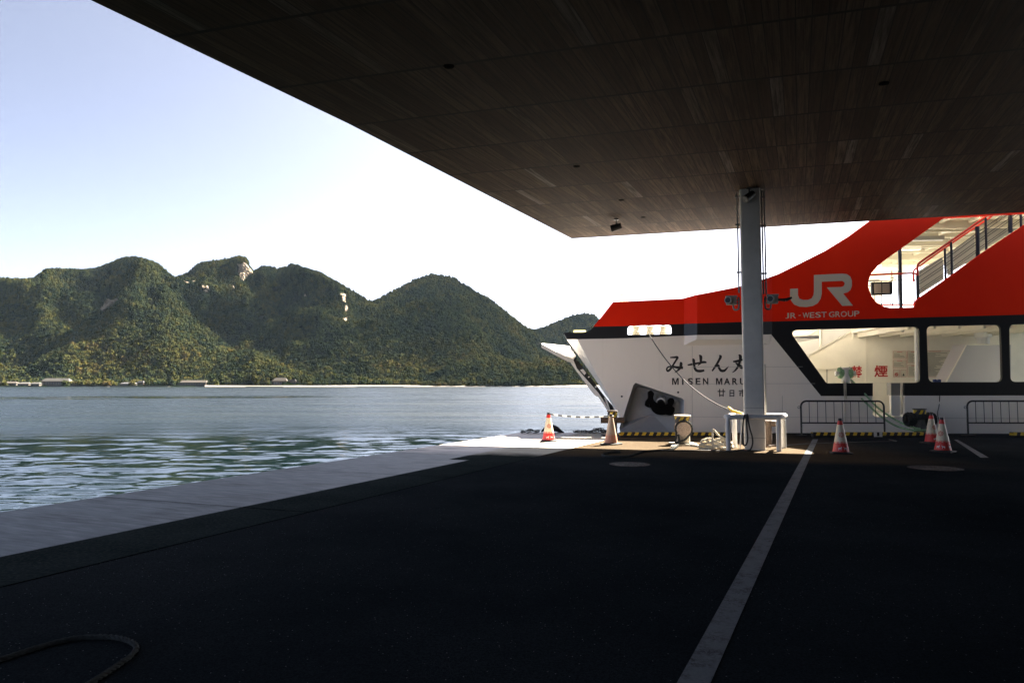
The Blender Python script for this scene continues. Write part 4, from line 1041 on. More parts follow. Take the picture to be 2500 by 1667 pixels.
n.b.inputs['Specular IOR Level'].default_value = .08
m_bk = mat('black_ship_paint', (0.010, 0.010, 0.012), 0.4, var=.2, scale=2); m_cream = mat('cream_interior_paint', (0.80, 0.755, 0.645), 0.6, var=.05, scale=2)
m_lgrey = mat('light_grey_ship_paint', (0.66, 0.645, 0.62), 0.55, var=.05, scale=3); m_dgrey = mat('mid_grey_panel', (0.22, 0.22, 0.21), 0.6)
m_green = mat('green_deck_paint', (0.02, 0.09, 0.05), 0.6, var=.2, scale=4); m_wht = mat('white_ship_fitting', (0.8, 0.79, 0.76), 0.45)
m_steelnavy = mat('navy_black_rail_paint', (0.012, 0.014, 0.022), 0.4)
def hoff(u, v):
    r_ = np.interp(u, [1670, 1702, 1835, 1885], [0, -.28, -.28, 0]); return float(r_)
KN = (1670, 1702, 1835, 1885)
# --- lower white hull (flat side) with the anchor pocket cut out
pocket = rpoly([(1549.5, 932.5), (1670, 972.5), (1670, 1022), (1664, 1075), (1519, 1075), (1516, 1032)], [10, 6, 3, 2, 2, 8])
hull_out = [(1408, 826), (1530, 824.5), (1670, 818), (1900, 814), (2600, 940), (2600, 1140), (1545, 1140), (1516.5, 1032), (1552, 930), (1500, 948)]
door = [(2131, 925), (2208, 925), (2208, 1012), (2202, 1018), (2138, 1018), (2131, 1012)]
# side sheet: the windows take up the part above
hull_poly = [(1408, 826), (1530, 824.5), (1670, 818), (1882, 815), (2005, 967), (2131, 966.5), (2131, 1012), (2138, 1018), (2202, 1018), (2208, 1012), (2208, 965.5), (2640, 965), (2640, 1150), (1560, 1150), (1520, 1076), (1660, 1076), (1670, 1022), (1670, 975), (1666, 971), (1556, 934.5), (1548, 935), (1544, 942), (1516, 1030), (1512, 1010)]
plate('hull', hull_poly, m_hw, fer, off=0.0, thick=.06, inner_m=m_cream)
# --- bow facet, swept back from the fold
fold = [(1408, 826), (1512, 1010), (1516, 1030), (1522, 1078), (1560, 1150)]
bow = [(1383, 827), (1438, 905), (1487, 975), (1528, 1040), (1570, 1150)]
mb = MB(); A_ = [S(u, v, 0) for u, v in fold]; B_ = [S(u, v, .55) for u, v in bow]
n5 = len(A_); mb.v = A_ + B_ + [p + SN * 8 + ST * .6 for p in B_]; mb.f = [(i, i + 1, n5 + i + 1, n5 + i) for i in range(n5 - 1)] + [(n5 + i, n5 + i + 1, 2 * n5 + i + 1, 2 * n5 + i) for i in range(n5 - 1)]
mb.build('bow_plating', m_hw, fer)
# --- anchor pocket: floor falls back towards the top and the bow
pk = [(1548, 935), (1556, 934.5), (1666, 971), (1670, 975), (1670, 1022), (1660, 1076), (1520, 1076), (1512, 1046), (1516, 1030), (1544, 942)]
depth = {0: .75, 1: .75, 2: .42, 3: .40, 4: .12, 5: -.02, 6: -.10, 7: -.05, 8: .40, 9: .75}
inn = [(1556, 945), (1562, 944), (1656, 975), (1658, 979), (1660, 1024), (1656, 1076), (1526, 1076), (1516, 1047), (1528, 1030), (1553, 948)]
mb = MB(); no_ = len(pk); A_ = [S(u, v, 0 if k not in (7,) else -.05) for k, (u, v) in enumerate(pk)]; B_ = [S(u, v, depth[k]) for k, (u, v) in enumerate(inn)]
cpt = S(1592, 1010, .36); mb.v = A_ + B_ + [cpt]
mb.f = [(i, (i + 1) % no_, no_ + (i + 1) % no_, no_ + i) for i in range(no_)] + [(no_ + i, no_ + (i + 1) % no_, 2 * no_) for i in range(no_)]
mb.build('anchor_pocket', mat('pocket_shade_grey', (.36, .37, .38), .6, var=.06, scale=3), fer)  # the pocket's shade is put into its grey colour
mb = MB(); mb.tube([S(u, v, -.01) for u, v in ((1516, 1032), (1545, 940), (1552, 933), (1664, 970.5), (1671, 976), (1671, 1030))], .022, n=8); mb.build('pocket_rim', m_hw, fer, smooth=True)
z7 = zmap(1560, 880, 6.533)
anch = [(195, 470), (145, 500), (150, 600), (105, 655), (98, 720), (150, 750), (190, 745), (225, 815), (285, 860), (370, 872), (430, 858), (470, 872), (530, 872), (570, 810), (572, 750), (530, 728), (568, 655), (555, 605), (512, 588), (465, 630), (472, 690), (415, 715), (420, 680), (395, 645), (335, 640), (300, 680), (250, 650), (225, 600), (245, 520)]
anc = plate('anchor', rpoly([z7(*p) for p in anch], 3, 2), mat('black_anchor_paint', (.003, .003, .0035), .6, spec=.08), fer, off=.05, thick=.2)
b_ = anc.modifiers.new('bevel', 'BEVEL'); b_.width = .05; b_.segments = 3; b_.limit_method = 'ANGLE'
mb = MB(); c_ = S(*z7(345, 665), .14); d_ = (SN * 1 + ST * .1 + Vector((0, 0, .25))).normalized(); mb.cyl(c_ - d_ * .05, c_ + d_ * .5, .15, n=28); mb.build('hawse_pipe', m_lgrey, fer, smooth=True)
mb = MB(); mb.cyl(c_ - d_ * .22, c_ + d_ * .2, .11, n=14); mb.obox(S(*z7(330, 770), 0), ST * .32 + Vector((0, 0, -.1)), SN * .06, Vector((0, 0, .05))); mb.build('anchor_shank', MATS['black_anchor_paint'], fer, smooth=True)
for u, v in ((1518, 967.5), (1655.5, 957.5)):
    mb = MB(); c_ = S(u, v, .0); mb.cyl(c_ - SN * .006, c_ + SN * .02, .032, n=16); mb.build('drain_hole', m_blk, fer)
# hull weld lines
mb = MB()
for (u0, v0, u1, v1) in ((1690, 845, 1690, 1062), (1565, 1016, 1668, 1018), (1672, 1017, 2640, 1022), (1690, 896, 1960, 895), (1690, 937, 1990, 936), (1910, 1022, 1910, 966), (2058, 1020, 2058, 1060)):
    a = S(u0, v0, -.004); b = S(u1, v1, -.004); mb.tube([a, b], .0075, n=4)
mb.build('weld_line', mat('hull_seam', (.50, .48, .45), .6), fer)
# --- black band, window frames, red bulwark
win1 = rpoly([(1926, 806), (2243.5, 797.5), (2246.5, 934), (2018, 935.5)], [24, 12, 12, 4], 6)
win2 = rpoly([(2262, 796), (2443.5, 792.5), (2447.5, 932.4), (2267, 932.4)], 13, 6)
win3 = rpoly([(2464, 792), (2640, 788), (2640, 932), (2467, 932)], 13, 6)
slot = rpoly([(1532, 795.5), (1640, 793), (1640, 815.5), (1532, 817.5)], [14, 14, 5, 3], 5)
band = [(1376, 812), (1400, 811.5), (1425, 811), (1437, 808), (1444, 803), (1449, 797.6), (1524, 796), (1673, 790.4), (1811, 786), (1900, 784.5), (2500, 768), (2660, 763.5), (2660, 965), (2208, 965.5), (2208, 934.5), (2131, 934.8), (2131, 966.5), (2004.5, 966.5), (1882.5, 816), (1702, 817.8), (1670, 819.2), (1530, 825.6), (1384, 828.5)]
plate('black_band', band, m_bk, fer, holes=[win1, win2, win3, slot], off=lambda u, v: hoff(u, v) - .004, thick=.1, cuts=KN, inner_m=m_cream)
crest = [(1449, 797.6), (1496.5, 737.3), (1587, 733), (1667, 728.7), (1697, 720.5), (1742, 712), (1805, 699.5), (1855, 685), (1900, 669), (1957, 641), (2015, 612), (2072, 577), (2106.6, 551.6), (2127, 537), (2175, 490), (2215, 420), (2245, 320), (2270, 150), (2300, -300), (2660, -300), (2660, 763.3), (2500, 767.8), (1900, 784.3), (1811, 785.8), (1673, 790.2), (1524, 795.8)]
void = [(2303.6, 533), (2200, 607), (2158, 637)] + [tuple(p) for p in [(2141, 651), (2127, 667), (2120, 686), (2119.6, 700), (2127, 721.5), (2139, 737.5), (2157, 748), (2175, 751.8)]] + [(2234, 750), (2234, 738), (2241, 730), (2307, 684), (2391, 623), (2500, 550), (2640, 455), (2640, 513)]
plate('red_bulwark', crest, m_red, fer, holes=[void], off=lambda u, v: hoff(u, v) - .002, thick=.12, cuts=KN + (1540, 2110), inner_m=m_cream)
# --- overhang under the band: white strip and sloping underside
mb = MB()
f1 = [S(1672, 819, 0), S(1702, 817.6, -.28), S(1835, 816.5, -.28), S(1880, 816.5, -.06)]
f2 = [S(1670, 843, 0), S(1700, 829, -.28), S(1835, 828, -.28), S(1878, 830, -.06)]
f3 = [S(1669, 844, .01), S(1684, 843.5, .01), S(1835, 842, .01), S(1878, 841, .01)]
mb.v = f1 + f2 + f3; mb.f = [(i, i + 1, 5 + i, 4 + i) for i in range(3)] + [(4 + i, 5 + i, 9 + i, 8 + i) for i in range(3)]
mb.v += [S(1885, 816, .01)]; mb.f += [(3, 12, 7), (7, 12, 11)]; mb.build('side_overhang', m_hw, fer)
# --- fairlead rollers in the slot, top light, low rail, mooring deck
for u in (1553, 1587, 1620):
    c_ = S(u, 812, .5); zt = S(u, 798, .5).z; mb = MB(); mb.lathe([(.13, -.1), (.13, .02), (.10, .05), (.10, .14), (.135, .17), (.135, .2), (.05, .22), (.05, .27)], c_, 20); mb.build('fairlead_roller', mat('worn_roller_paint', (.16, .15, .12), .6), fer, smooth=True)
mb = MB(); mb.lathe([(.14, -.02), (.15, .0), (.15, .26), (.11, .28)], S(1523, 737, .6), 16); mb.build('bow_lamp', m_wht, fer, smooth=True)
mb = MB(); mb.obox(S(1415, 810.0, .6) , ST * .2, SN * .05, Vector((0, 0, .05))); mb.build('bow_cleat', mat('pale_yellow_fitting', (.65, .62, .3), .5), fer, bevel=.02)
zdk = S(1590, 821, 0).z
mb = MB(); mb.prism([S(1395, 821, .6), S(1700, 821, .2), S(2000, 821, .2)] + [S(2000, 821, .2) + SN * 8, S(1395, 821, .6) + SN * 7.6], (0, 0, -.08))
mb.v = [Vector((p.x, p.y, zdk - .08 * (i >= 5))) for i, p in enumerate(mb.v)]; mb.build('mooring_deck', m_lgrey, fer)
# --- car deck: floor, far side, inner wall, ceiling
zf = S(2170, 1019, 0).z
def shipbox(mbx, u0, u1, o0, o1, z0, z1):
    a = S(u0, 940, 0); b = S(u1, 940, 0); base = [Vector((a.x, a.y, z0)) + SN * o0, Vector((b.x, b.y, z0)) + SN * o0, Vector((b.x, b.y, z0)) + SN * o1, Vector((a.x, a.y, z0)) + SN * o1]
    return mbx.prism(base, (0, 0, z1 - z0))
mb = MB(); shipbox(mb, 1720, 2750, .07, .7, zf - .12, zf); mb.build('car_deck_edge', m_green, fer)
mb = MB(); shipbox(mb, 1720, 2750, .702, 8.9, zf - .12, zf); mb.build('car_deck', m_lgrey, fer)
mb = MB(); shipbox(mb, 1570, 2750, 8.9, 9.0, SEA - .5, 2.6); mb.build('far_side', m_hw, fer)
zc = S(2100, 790, 0).z
IW = 4.2
plate('inner_wall', [(1895, 770), (2680, 740), (2680, 1060), (1895, 1060)], m_cream, fer, off=IW, thick=.1)
mb = MB(); shipbox(mb, 2210, 2750, .13, 8.9, zc, zc + .1); shipbox(mb, 1950, 2209, .13, 1.85, zc, zc + .1); mb.build('upper_deck', m_cream, fer)
mb = MB()
for k in range(7):
    u_ = 2230 + k * 62; shipbox(mb, u_, u_ + 7, .2, IW - .02, zc - .16, zc - .003)
mb.build('deck_beam', m_cream, fer)
def inner(poly, name, m, off, thick=.04): return plate(name, [z3(*p) for p in poly], m, fer, off=off, thick=thick)
inner([(105, 330), (360, 180), (372, 345), (240, 420), (60, 520)], 'stair_panel', m_lgrey, IW - .06); inner([(398, 165), (398, 325), (662, 180), (662, 110), (398, 110)], 'stair_panel', m_lgrey, IW - .06)
mb = MB(); mb.tube([S(*z3(80, 330), IW - .15), S(*z3(350, 172), IW - .15), S(*z3(500, 90), IW - .15)], .03, n=8); mb.tube([S(*z3(382, 90), IW - .12), S(*z3(382, 345), IW - .12)], .05, n=8)
mb.tube([S(*z3(236, 425), IW - .1), S(*z3(372, 348), IW - .1), S(*z3(668, 182), IW - .1), S(*z3(668, 100), IW - .1)], .018, n=6); mb.build('stair_rail', m_cream, fer, smooth=True)
mb = MB(); mb.tube([S(*z3(682, 120), IW - .1), S(*z3(682, 238), IW - .1)], .03, n=8); mb.tube([S(*z3(803, 60), IW - .012), S(*z3(803, 650), IW - .012)], .018, n=6); mb.build('wall_pipe', m_cream, fer)
inner([(345, 520), (640, 520), (640, 526), (345, 526)], 'wall_ledge', m_cream, IW - .12, .1); inner([(440, 528), (448, 528), (448, 660), (440, 660)], 'locker_edge', m_dgrey, IW - .01, .005)
mb = MB(); mb.lathe([(.05, 0), (.10, -.05), (.10, -.12), (.03, -.16)], S(*z3(1135, 145), 2.2), 14); mb.build('deck_lamp', m_wht, fer, smooth=True)
# no smoking lettering
m_redp = mat('red_letter_paint', (0.45, 0.02, 0.02), 0.55)
mb = MB(); srf = lambda x, y: S(x, y, IW - .008)
text_on(mb, '禁', [z3(665, 495), z3(765, 495), z3(765, 608), z3(665, 608)], srf, .022); text_on(mb, '煙', [z3(875, 492), z3(998, 492), z3(998, 600), z3(875, 600)], srf, .022); mb.build('no_smoking_lettering', m_redp, fer)
m_notice = mat('cream_notice_paper', (0.66, 0.62, 0.50), 0.7); m_frame_r = mat('notice_red_frame', (0.50, 0.12, 0.09), 0.6); m_ink = mat('notice_ink', (0.10, 0.11, 0.08), 0.7)
for (x0, y0, x1, y1, rows, kind) in ((1045, 362, 1168, 432, 4, 0), (1045, 445, 1168, 515, 4, 0), (1050, 530, 1106, 598, 0, 1), (1116, 530, 1168, 598, 0, 2), (1176, 362, 1280, 472, 8, 0), (1180, 487, 1280, 597, 9, 0), (1292, 357, 1565, 597, 22, 0), (1577, 355, 1720, 470, 3, 0)):
    pl_ = inner([(x0, y0), (x1, y0), (x1, y1), (x0, y1)], 'notice', m_notice, IW - .02, .012)
    w_ = 2.2; f_ = MB()
    for q in (((x0, y0), (x1, y0), (x1, y0 + w_), (x0, y0 + w_)), ((x0, y1 - w_), (x1, y1 - w_), (x1, y1), (x0, y1)), ((x0, y0 + w_), (x0 + w_, y0 + w_), (x0 + w_, y1 - w_), (x0, y1 - w_)), ((x1 - w_, y0 + w_), (x1, y0 + w_), (x1, y1 - w_), (x1 - w_, y1 - w_))):
        f_.poly([S(*z3(*p), IW - .024) for p in q])
    if rows: 
        xm = (x0 + x1) / 2; q = ((xm - (x1 - x0) * .2, y0 + 7), (xm + (x1 - x0) * .2, y0 + 7), (xm + (x1 - x0) * .2, y0 + 11), (xm - (x1 - x0) * .2, y0 + 11)); f_.poly([S(*z3(*p), IW - .024) for p in q])
    fo_ = f_.build('border', m_frame_r, fer); fo_.parent = pl_
    i_ = MB()
    for r_ in range(rows):
        y = y0 + 18 + (y1 - y0 - 26) * (r_ + .3) / rows; xe = x0 + 9 + (x1 - x0 - 18) * random.uniform(.45, 1)
        i_.poly([S(*z3(*p), IW - .024) for p in ((x0 + 9, y), (xe, y), (xe, y + 3.2), (x0 + 9, y + 3.2))])
    if kind == 1:
        cx_, cy_ = (x0 + x1) / 2, y0 + 44; K = 16
        i_.tube([S(*z3(cx_ + 13 * math.cos(2 * math.pi * k / K), cy_ + 13 * math.sin(2 * math.pi * k / K)), IW - .026) for k in range(K)], .012, n=5, closed=True); i_.tube([S(*z3(cx_ - 9, cy_ - 9), IW - .03), S(*z3(cx_ + 9, cy_ + 9), IW - .03)], .012, n=5)
    if kind == 2:
        cx_, cy_ = (x0 + x1) / 2, y0 + 46; i_.poly([S(*z3(cx_ + a, cy_ + b), IW - .024) for a, b in ((-9, 12), (9, 12), (7, -2), (3, -6), (3, -12), (-3, -12), (-3, -6), (-7, -2))])
    if i_.v: io = i_.build('print', m_redp if kind == 1 else m_ink, fer); io.parent = pl_
# vent house on the car deck
vh = inner([(1505, 700), (1720, 300), (2120, 300), (2120, 700)], 'vent_housing', mat('grey_mauve_paint', (.50, .48, .50), .55), 2.4, .9)
mb = MB(); c_ = S(*z3(1868, 300), 2.9); mb.lathe([(.19, -.05), (.19, .22), (.26, .23), (.26, .42), (.2, .43)], c_, 24); vc = mb.build('vent_cap', m_wht, fer, smooth=True); vc.parent = vh
mb = MB(); mb.tube([S(*z3(1500, 700), 2.37), S(*z3(1716, 303), 2.37), S(*z3(2120, 300), 2.37)], .022, n=6); vv_ = mb.build('trim', m_cream, fer); vv_.parent = vh
inner([(1420, 622), (1440, 618), (1450, 632), (1466, 618), (1486, 622), (1482, 660), (1422, 660)], 'valve_wheel', mat('blue_valve', (.03, .06, .2), .5), 1.2, .1)
# doorway: grey post and white leaf
inner([(1027, 652), (1114, 652), (1114, 765), (1027, 765)], 'door_box', m_dgrey, .25, .3); inner([(1027, 768), (1116, 768), (1116, 940), (1106, 954), (1042, 954), (1030, 940)], 'door_leaf', m_wht, .12, .12)
inner([(1118, 652), (1146, 652), (1146, 930), (1118, 940)], 'door_jamb', m_lgrey, .5, .2)
# gutters and ceiling line inside the window edges
inner([(1254, 140), (1272, 140), (1278, 640), (1258, 640)], 'window_post', m_lgrey, .35, .1)
# --- upper void: ceiling, beams, posts, rails, stairs
zcl = S(2303, 531, 0).z + .1
def clipbox(mbx, u0, u0b, u1, o0, o1, z0, z1):      # like shipbox, its bow end slanting aft
    def at(u, o): q = S(u, 940, 0) + SN * o; return Vector((q.x, q.y, z0))
    return mbx.prism([at(u0 + (u0b - u0) * (o0 / 9.2), o0), at(u1, o0), at(u1, o1), at(u0 + (u0b - u0) * (o1 / 9.2), o1)], (0, 0, z1 - z0))
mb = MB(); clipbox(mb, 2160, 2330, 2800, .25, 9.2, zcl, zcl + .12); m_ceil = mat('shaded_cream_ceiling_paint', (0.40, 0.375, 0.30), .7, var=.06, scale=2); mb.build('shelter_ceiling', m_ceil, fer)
mb = MB()
for k in range(9): clipbox(mb, 2165, 2335, 2800, .9 + k * .95, .98 + k * .95, zcl - .16 - .1 * (k % 3 == 0), zcl - .002)
for k in range(4): shipbox(mb, 2345 + k * 75, 2349 + k * 75, .3, 9.1, zcl - .1, zcl - .003)
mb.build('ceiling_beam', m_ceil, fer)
mb = MB(); shipbox(mb, 2270, 2420, 4.0, 4.25, zcl - .34, zcl - .2); mb.build('ceiling_duct', m_wht, fer)
mb = MB(); shipbox(mb, 2250, 2400, 1.9, 2.1, zcl - .42, zcl - .28); mb.build('cable_tray', m_dgrey, fer)
mb = MB(); c_ = S(2313, 562, 2.0); mb.obox(c_, ST * .16, SN * .12, Vector((0, 0, .06))); mb.build('ceiling_lamp', m_wht, fer, bevel=.02)
mb = MB(); c_ = S(2316, 554, 2.0); mb.obox(c_, ST * .2, SN * .08, Vector((0, 0, .03))); mb.build('lamp_bracket', m_blk, fer)
z6 = zmap(2100, 500, 5.6)
mb = MB(); shipbox(mb, 1990, 2800, .13, 9.1, S(2180, 766, 0).z - .1, S(2180, 766, 0).z - .0); mb.build('passenger_deck', m_lgrey, fer) if False else None
def vpl(poly, name, m, off, thick=.05): return plate(name, [z6(*p) for p in poly], m, fer, off=off, thick=thick)
vpl([(20, 850), (420, 850), (640, 905), (500, 1020), (440, 1060), (300, 1240), (285, 1370), (180, 1380), (20, 1200)], 'cabin_wall', m_cream, 8.6)
vpl([(640, 905), (700, 865), (800, 850), (900, 852), (1200, 560), (1800, 300), (1800, 200), (300, 700), (300, 850)], 'cabin_wall', m_cream, 9.0)
# grey stair side panels
vpl([(808, 900), (1120, 715), (1140, 790), (1140, 1020), (820, 1225)], 'stair_side_panel', m_dgrey, 1.5); vpl([(1185, 670), (1230, 630), (1240, 960), (1210, 965), (1195, 930)], 'stair_side_panel', m_dgrey, 1.52)
vpl([(1275, 620), (1560, 410), (1580, 730), (1500, 770), (1275, 905)], 'stair_side_panel', m_dgrey, 1.5); vpl([(1630, 390), (2030, 130), (2190, 130), (2220, 270), (2090, 360), (1640, 640)], 'stair_side_panel', m_dgrey, 1.5)
# rails of the void
RO = .18
def rail(name, segs, r, m, off=RO):
    mb = MB()
    for s_ in segs: mb.tube([S(*z6(*p), off) for p in s_], r, n=8)
    return mb.build(name, m, fer, smooth=True)
m_rrail = mat('red_handrail', (0.62, 0.035, 0.015), 0.4)
rail('handrail', [spline([(790, 985, 0), (782, 930, 0), (782, 840, 0), (800, 800, 0), (850, 765, 0), (910, 725, 0), (1220, 510, 0), (1500, 318, 0), (1760, 130, 0), (1950, 0, 0)], 4)] if False else [[(790, 985), (784, 930), (784, 845), (798, 808), (830, 780), (910, 725), (1220, 512), (1500, 318), (1740, 145), (1940, 0)]], .036, m_rrail)
rail('handrail', [[(805, 845), (910, 765), (1160, 590), (1460, 385), (1700, 225), (1990, 25)]], .03, m_rrail, RO + .25)
rail('handrail', [[(140, 960), (330, 950), (520, 942), (700, 935), (745, 938), (775, 955), (790, 985)]], .032, m_rrail, RO + .1)
rail('handrail', [[(725, 920), (740, 890), (790, 855)], [(728, 935), (728, 1050)]], .03, m_rrail, RO + .9)
for x0, y0, x1, y1, r in ((784, 970, 790, 1295, .05), (1157, 600, 1168, 1030, .034), (1243, 515, 1255, 965, .036), (1600, 300, 1608, 715, .06), (1715, 180, 1725, 620, .034), (2050, 60, 2055, 390, .06), (2195, 60, 2200, 330, .04)):
    rail('rail_post', [[(x0, y0), (x1, y1)]], r, m_steelnavy)
rail('thin_rail', [[(800, y), (1150, y - 235), (1600, y - 560), (2350, y - 1085)] for y in (945, 990, 1055, 1090, 1170, 1200)], .011, m_steelnavy)
rail('tall_post', [[(540, 590), (557, 1410)]], .055, m_steelnavy, RO + .15)
rail('landing_rail', [[(110, 1048), (430, 1035), (760, 1018)], [(170, 1360), (450, 1355), (750, 1345)], [(432, 900), (445, 1412)], [(415, 998), (460, 998)], [(190, 1050), (195, 1320)], [(410, 1035), (412, 1360)], [(520, 900), (520, 1350)], [(615, 1030), (622, 1350)], [(745, 1020), (740, 1360)], [(290, 1045), (292, 1390)], [(110, 1105), (160, 1108)]], .013, m_steelnavy, RO + .5)
rail('far_rail', [[(250, 1375), (760, 1368)]], .03, m_rrail, 7.5)
vpl([(115, 1025), (265, 1020), (270, 1040), (115, 1045)], 'ledge', m_dgrey, 3.0)
fl = vpl([(160, 1058), (438, 1050), (440, 1222), (165, 1235)], 'floodlight_frame', m_blk, RO + .25, .12)
for q in ([(190, 1080), (288, 1076), (290, 1208), (195, 1212)], [(303, 1075), (402, 1072), (404, 1206), (305, 1208)]): vpl(q, 'floodlight_glass', mat('frosted_glass', (.34, .29, .23), .4), RO + .245, .004).parent = fl
# --- bow ramp
z5 = zmap(1300, 820, 6.031)
mb = MB(); near = [P(*z5(130, 112), 22.6), P(*z5(480, 300), 22.9), P(*z5(540, 310), 23.0), P(*z5(605, 345), 23.2), P(*z5(640, 292), 24.2)]
far = [P(*z5(135, 108), 26.5), P(*z5(545, 150), 27.2)]
mb.v = near + far; mb.f = [(0, 1, 6, 5), (1, 2, 3), (1, 3, 4), (1, 4, 6)]
lo_ = [p + Vector((0, .02, -.13)) for p in near[:4]]; nb = len(mb.v); mb.v += lo_; mb.f += [(0, nb, nb + 1, 1), (1, nb + 1, nb + 2, 2), (2, nb + 2, nb + 3, 3)]
mb.v += [far[0] + Vector((0, 0, -.13)), far[1] + Vector((0, 0, -.13))]; mb.f += [(nb, nb + 4, nb + 5, nb + 1), (0, 5, nb + 4, nb)]
mb.build('bow_ramp_flap', m_wht, fer)
mb = MB(); mb.tube([P(*z5(62, 122), 22.6), P(*z5(132, 110), 22.65)], [.01, .035], n=6); mb.build('flap_tip', m_blk, fer)
arm = [(500, 345), (560, 330), (640, 300), (600, 345), (655, 478), (965, 830), (1000, 880), (1070, 985), (1140, 1110), (1110, 1108), (975, 900), (925, 880), (850, 790), (635, 500), (555, 385), (500, 372)]
plate('ramp_arm', [z5(*p) for p in arm], m_hw, fer, off=.75, thick=.3)
plate('ramp_seal', [z5(*p) for p in [(585, 345), (620, 320), (760, 480), (1040, 860), (1240, 1100), (1290, 1190), (1120, 1105), (965, 860), (660, 480)]], m_blk, fer, off=.95, thick=.3)
for q in ([(700, 500), (745, 485), (790, 545), (765, 575)], [(815, 600), (835, 590), (845, 605), (825, 618)], [(1055, 900), (1090, 920), (1150, 1105), (1128, 1105)], [(915, 745), (940, 735), (950, 755), (930, 765)]): plate('ramp_bracket', [z5(*p) for p in q], m_hw, fer, off=.8, thick=.2)
# --- ship's bitt with green rope, on the car deck edge
mb = MB(); c_ = S(*z3(615, 690), .35); mb.lathe([(.13, -.3), (.13, .30), (.16, .31), (.16, .36), (.1, .37)], c_ + Vector((0, 0, .25)), 22); mb.cyl(c_ - ST * .3 + Vector((0, 0, .42)), c_ + ST * .3 + Vector((0, 0, .42)), .075, n=16); mb.build('ship_bitt', m_lgrey, fer, smooth=True)
# --- writing on the hull
m_let = mat('black_letter_paint', (0.014, 0.014, 0.015), 0.5)
z4 = zmap(1560, 860, 5.88); hs_ = lambda x, y: S(x, y, -.006)
def st(mb, pts): stroke(mb, [z4(x, y) + (w / 5.88,) for x, y, w in pts], hs_)
mb = MB()
st(mb, [(448, 74, 14), (500, 72, 20), (550, 70, 26), (540, 100, 22), (500, 165, 20), (455, 235, 24), (415, 268, 22), (398, 238, 18), (425, 208, 16), (480, 205, 20), (560, 218, 28), (632, 220, 30)])
st(mb, [(592, 140, 14), (604, 165, 32), (590, 225, 24), (555, 260, 18), (512, 292, 6)])
st(mb, [(698, 182, 14), (770, 170, 24), (860, 152, 20), (930, 140, 26), (970, 146, 14)])
st(mb, [(762, 96, 10), (782, 110, 30), (792, 170, 24), (800, 225, 26), (830, 262, 28), (885, 268, 28), (938, 258, 22)])
st(mb, [(862, 38, 8), (885, 60, 32), (888, 110, 28), (884, 150, 24), (845, 188, 6)])
st(mb, [(1150, 42, 10), (1172, 60, 28), (1150, 110, 24), (1110, 180, 24), (1050, 268, 16)])
st(mb, [(1058, 262, 12), (1100, 205, 18), (1138, 190, 26), (1150, 225, 24), (1180, 262, 28), (1225, 262, 26), (1260, 230, 16), (1288, 200, 4)])
st(mb, [(1432, 32, 10), (1455, 60, 34), (1450, 120, 26), (1425, 195, 24), (1385, 255, 18), (1340, 290, 6)])
st(mb, [(1350, 132, 14), (1400, 128, 26), (1480, 108, 22), (1545, 96, 30), (1550, 150, 28), (1560, 230, 28), (1610, 262, 30), (1680, 250, 24), (1690, 200, 6)])
st(mb, [(1385, 150, 10), (1420, 175, 26), (1470, 215, 34), (1490, 235, 10)])
mb.build('ship_name_lettering', m_let, fer)
mb = MB()
MP = [(0, 0), (0, 1), (.27, 1), (.5, .36), (.73, 1), (1, 1), (1, 0), (.80, 0), (.80, .70), (.58, 0), (.42, 0), (.20, .70), (.20, 0)]
for a, b in ((475, 570), (1105, 1196)): mb.poly([hs_(*z4(a + (b - a) * x, 465 - 97 * y)) for x, y in MP])
for ch, a, b in (('I', 617, 640), ('S', 700, 778), ('E', 812, 882), ('N', 918, 995), ('A', 1218, 1310), ('R', 1338, 1416), ('U', 1448, 1526)):
    text_on(mb, ch, [z4(a, 368), z4(b, 368), z4(b, 465), z4(a, 465)], hs_, .03)
mb.build('ship_name_lettering', m_let, fer)
mb = MB()
for ch, a, y0, b, y1 in (('廿', 1128, 525, 1238, 635), ('日', 1300, 540, 1368, 635), ('市', 1432, 528, 1545, 638)):
    text_on(mb, ch, [z4(a, y0), z4(b, y0), z4(b, y1), z4(a, y1)], hs_, .025)
mb.build('home_port_lettering', m_let, fer)
m_silver = mat('grey_silver_letter_paint', (0.66, 0.57, 0.46), 0.6, spec=.1)
z2 = zmap(1900, 500, 3.485); rs_ = lambda x, y: S(x, y, -.012)
J = [(100, 715), (168, 712), (168, 770), (180, 797), (212, 809), (255, 808), (285, 795), (300, 765), (303, 735), (303, 597), (545, 585), (585, 590), (613, 610), (627, 645), (627, 690), (615, 725), (590, 745), (553, 755), (635, 857), (545, 860), (412, 703), (535, 699), (555, 692), (565, 676), (563, 660), (545, 647), (370, 655), (370, 755), (360, 800), (335, 838), (295, 860), (240, 870), (180, 866), (135, 848), (108, 815), (100, 780)]
mb = MB(); mb.poly([rs_(*z2(*p)) for p in J]); mb.build('company_emblem', m_silver, fer)
mb = MB()
def yb(x): return 968 - (x - 60) * 20 / 630
for ch, a, b in (('J', 60, 92), ('R', 103, 152), ('W', 207, 264), ('E', 268, 308), ('S', 316, 362), ('T', 366, 412), ('G', 431, 478), ('R', 486, 528), ('O', 532, 584), ('U', 592, 638), ('P', 646, 690)):
    text_on(mb, ch, [z2(a, yb(a) - 47), z2(b, yb(b) - 47), z2(b, yb(b)), z2(a, yb(a))], rs_, .01)
text_on(mb, '-', [z2(172, yb(172) - 26), z2(190, yb(190) - 26), z2(190, yb(190) - 21), z2(172, yb(172) - 21)], rs_, .0)
mb.build('company_lettering', m_silver, fer)

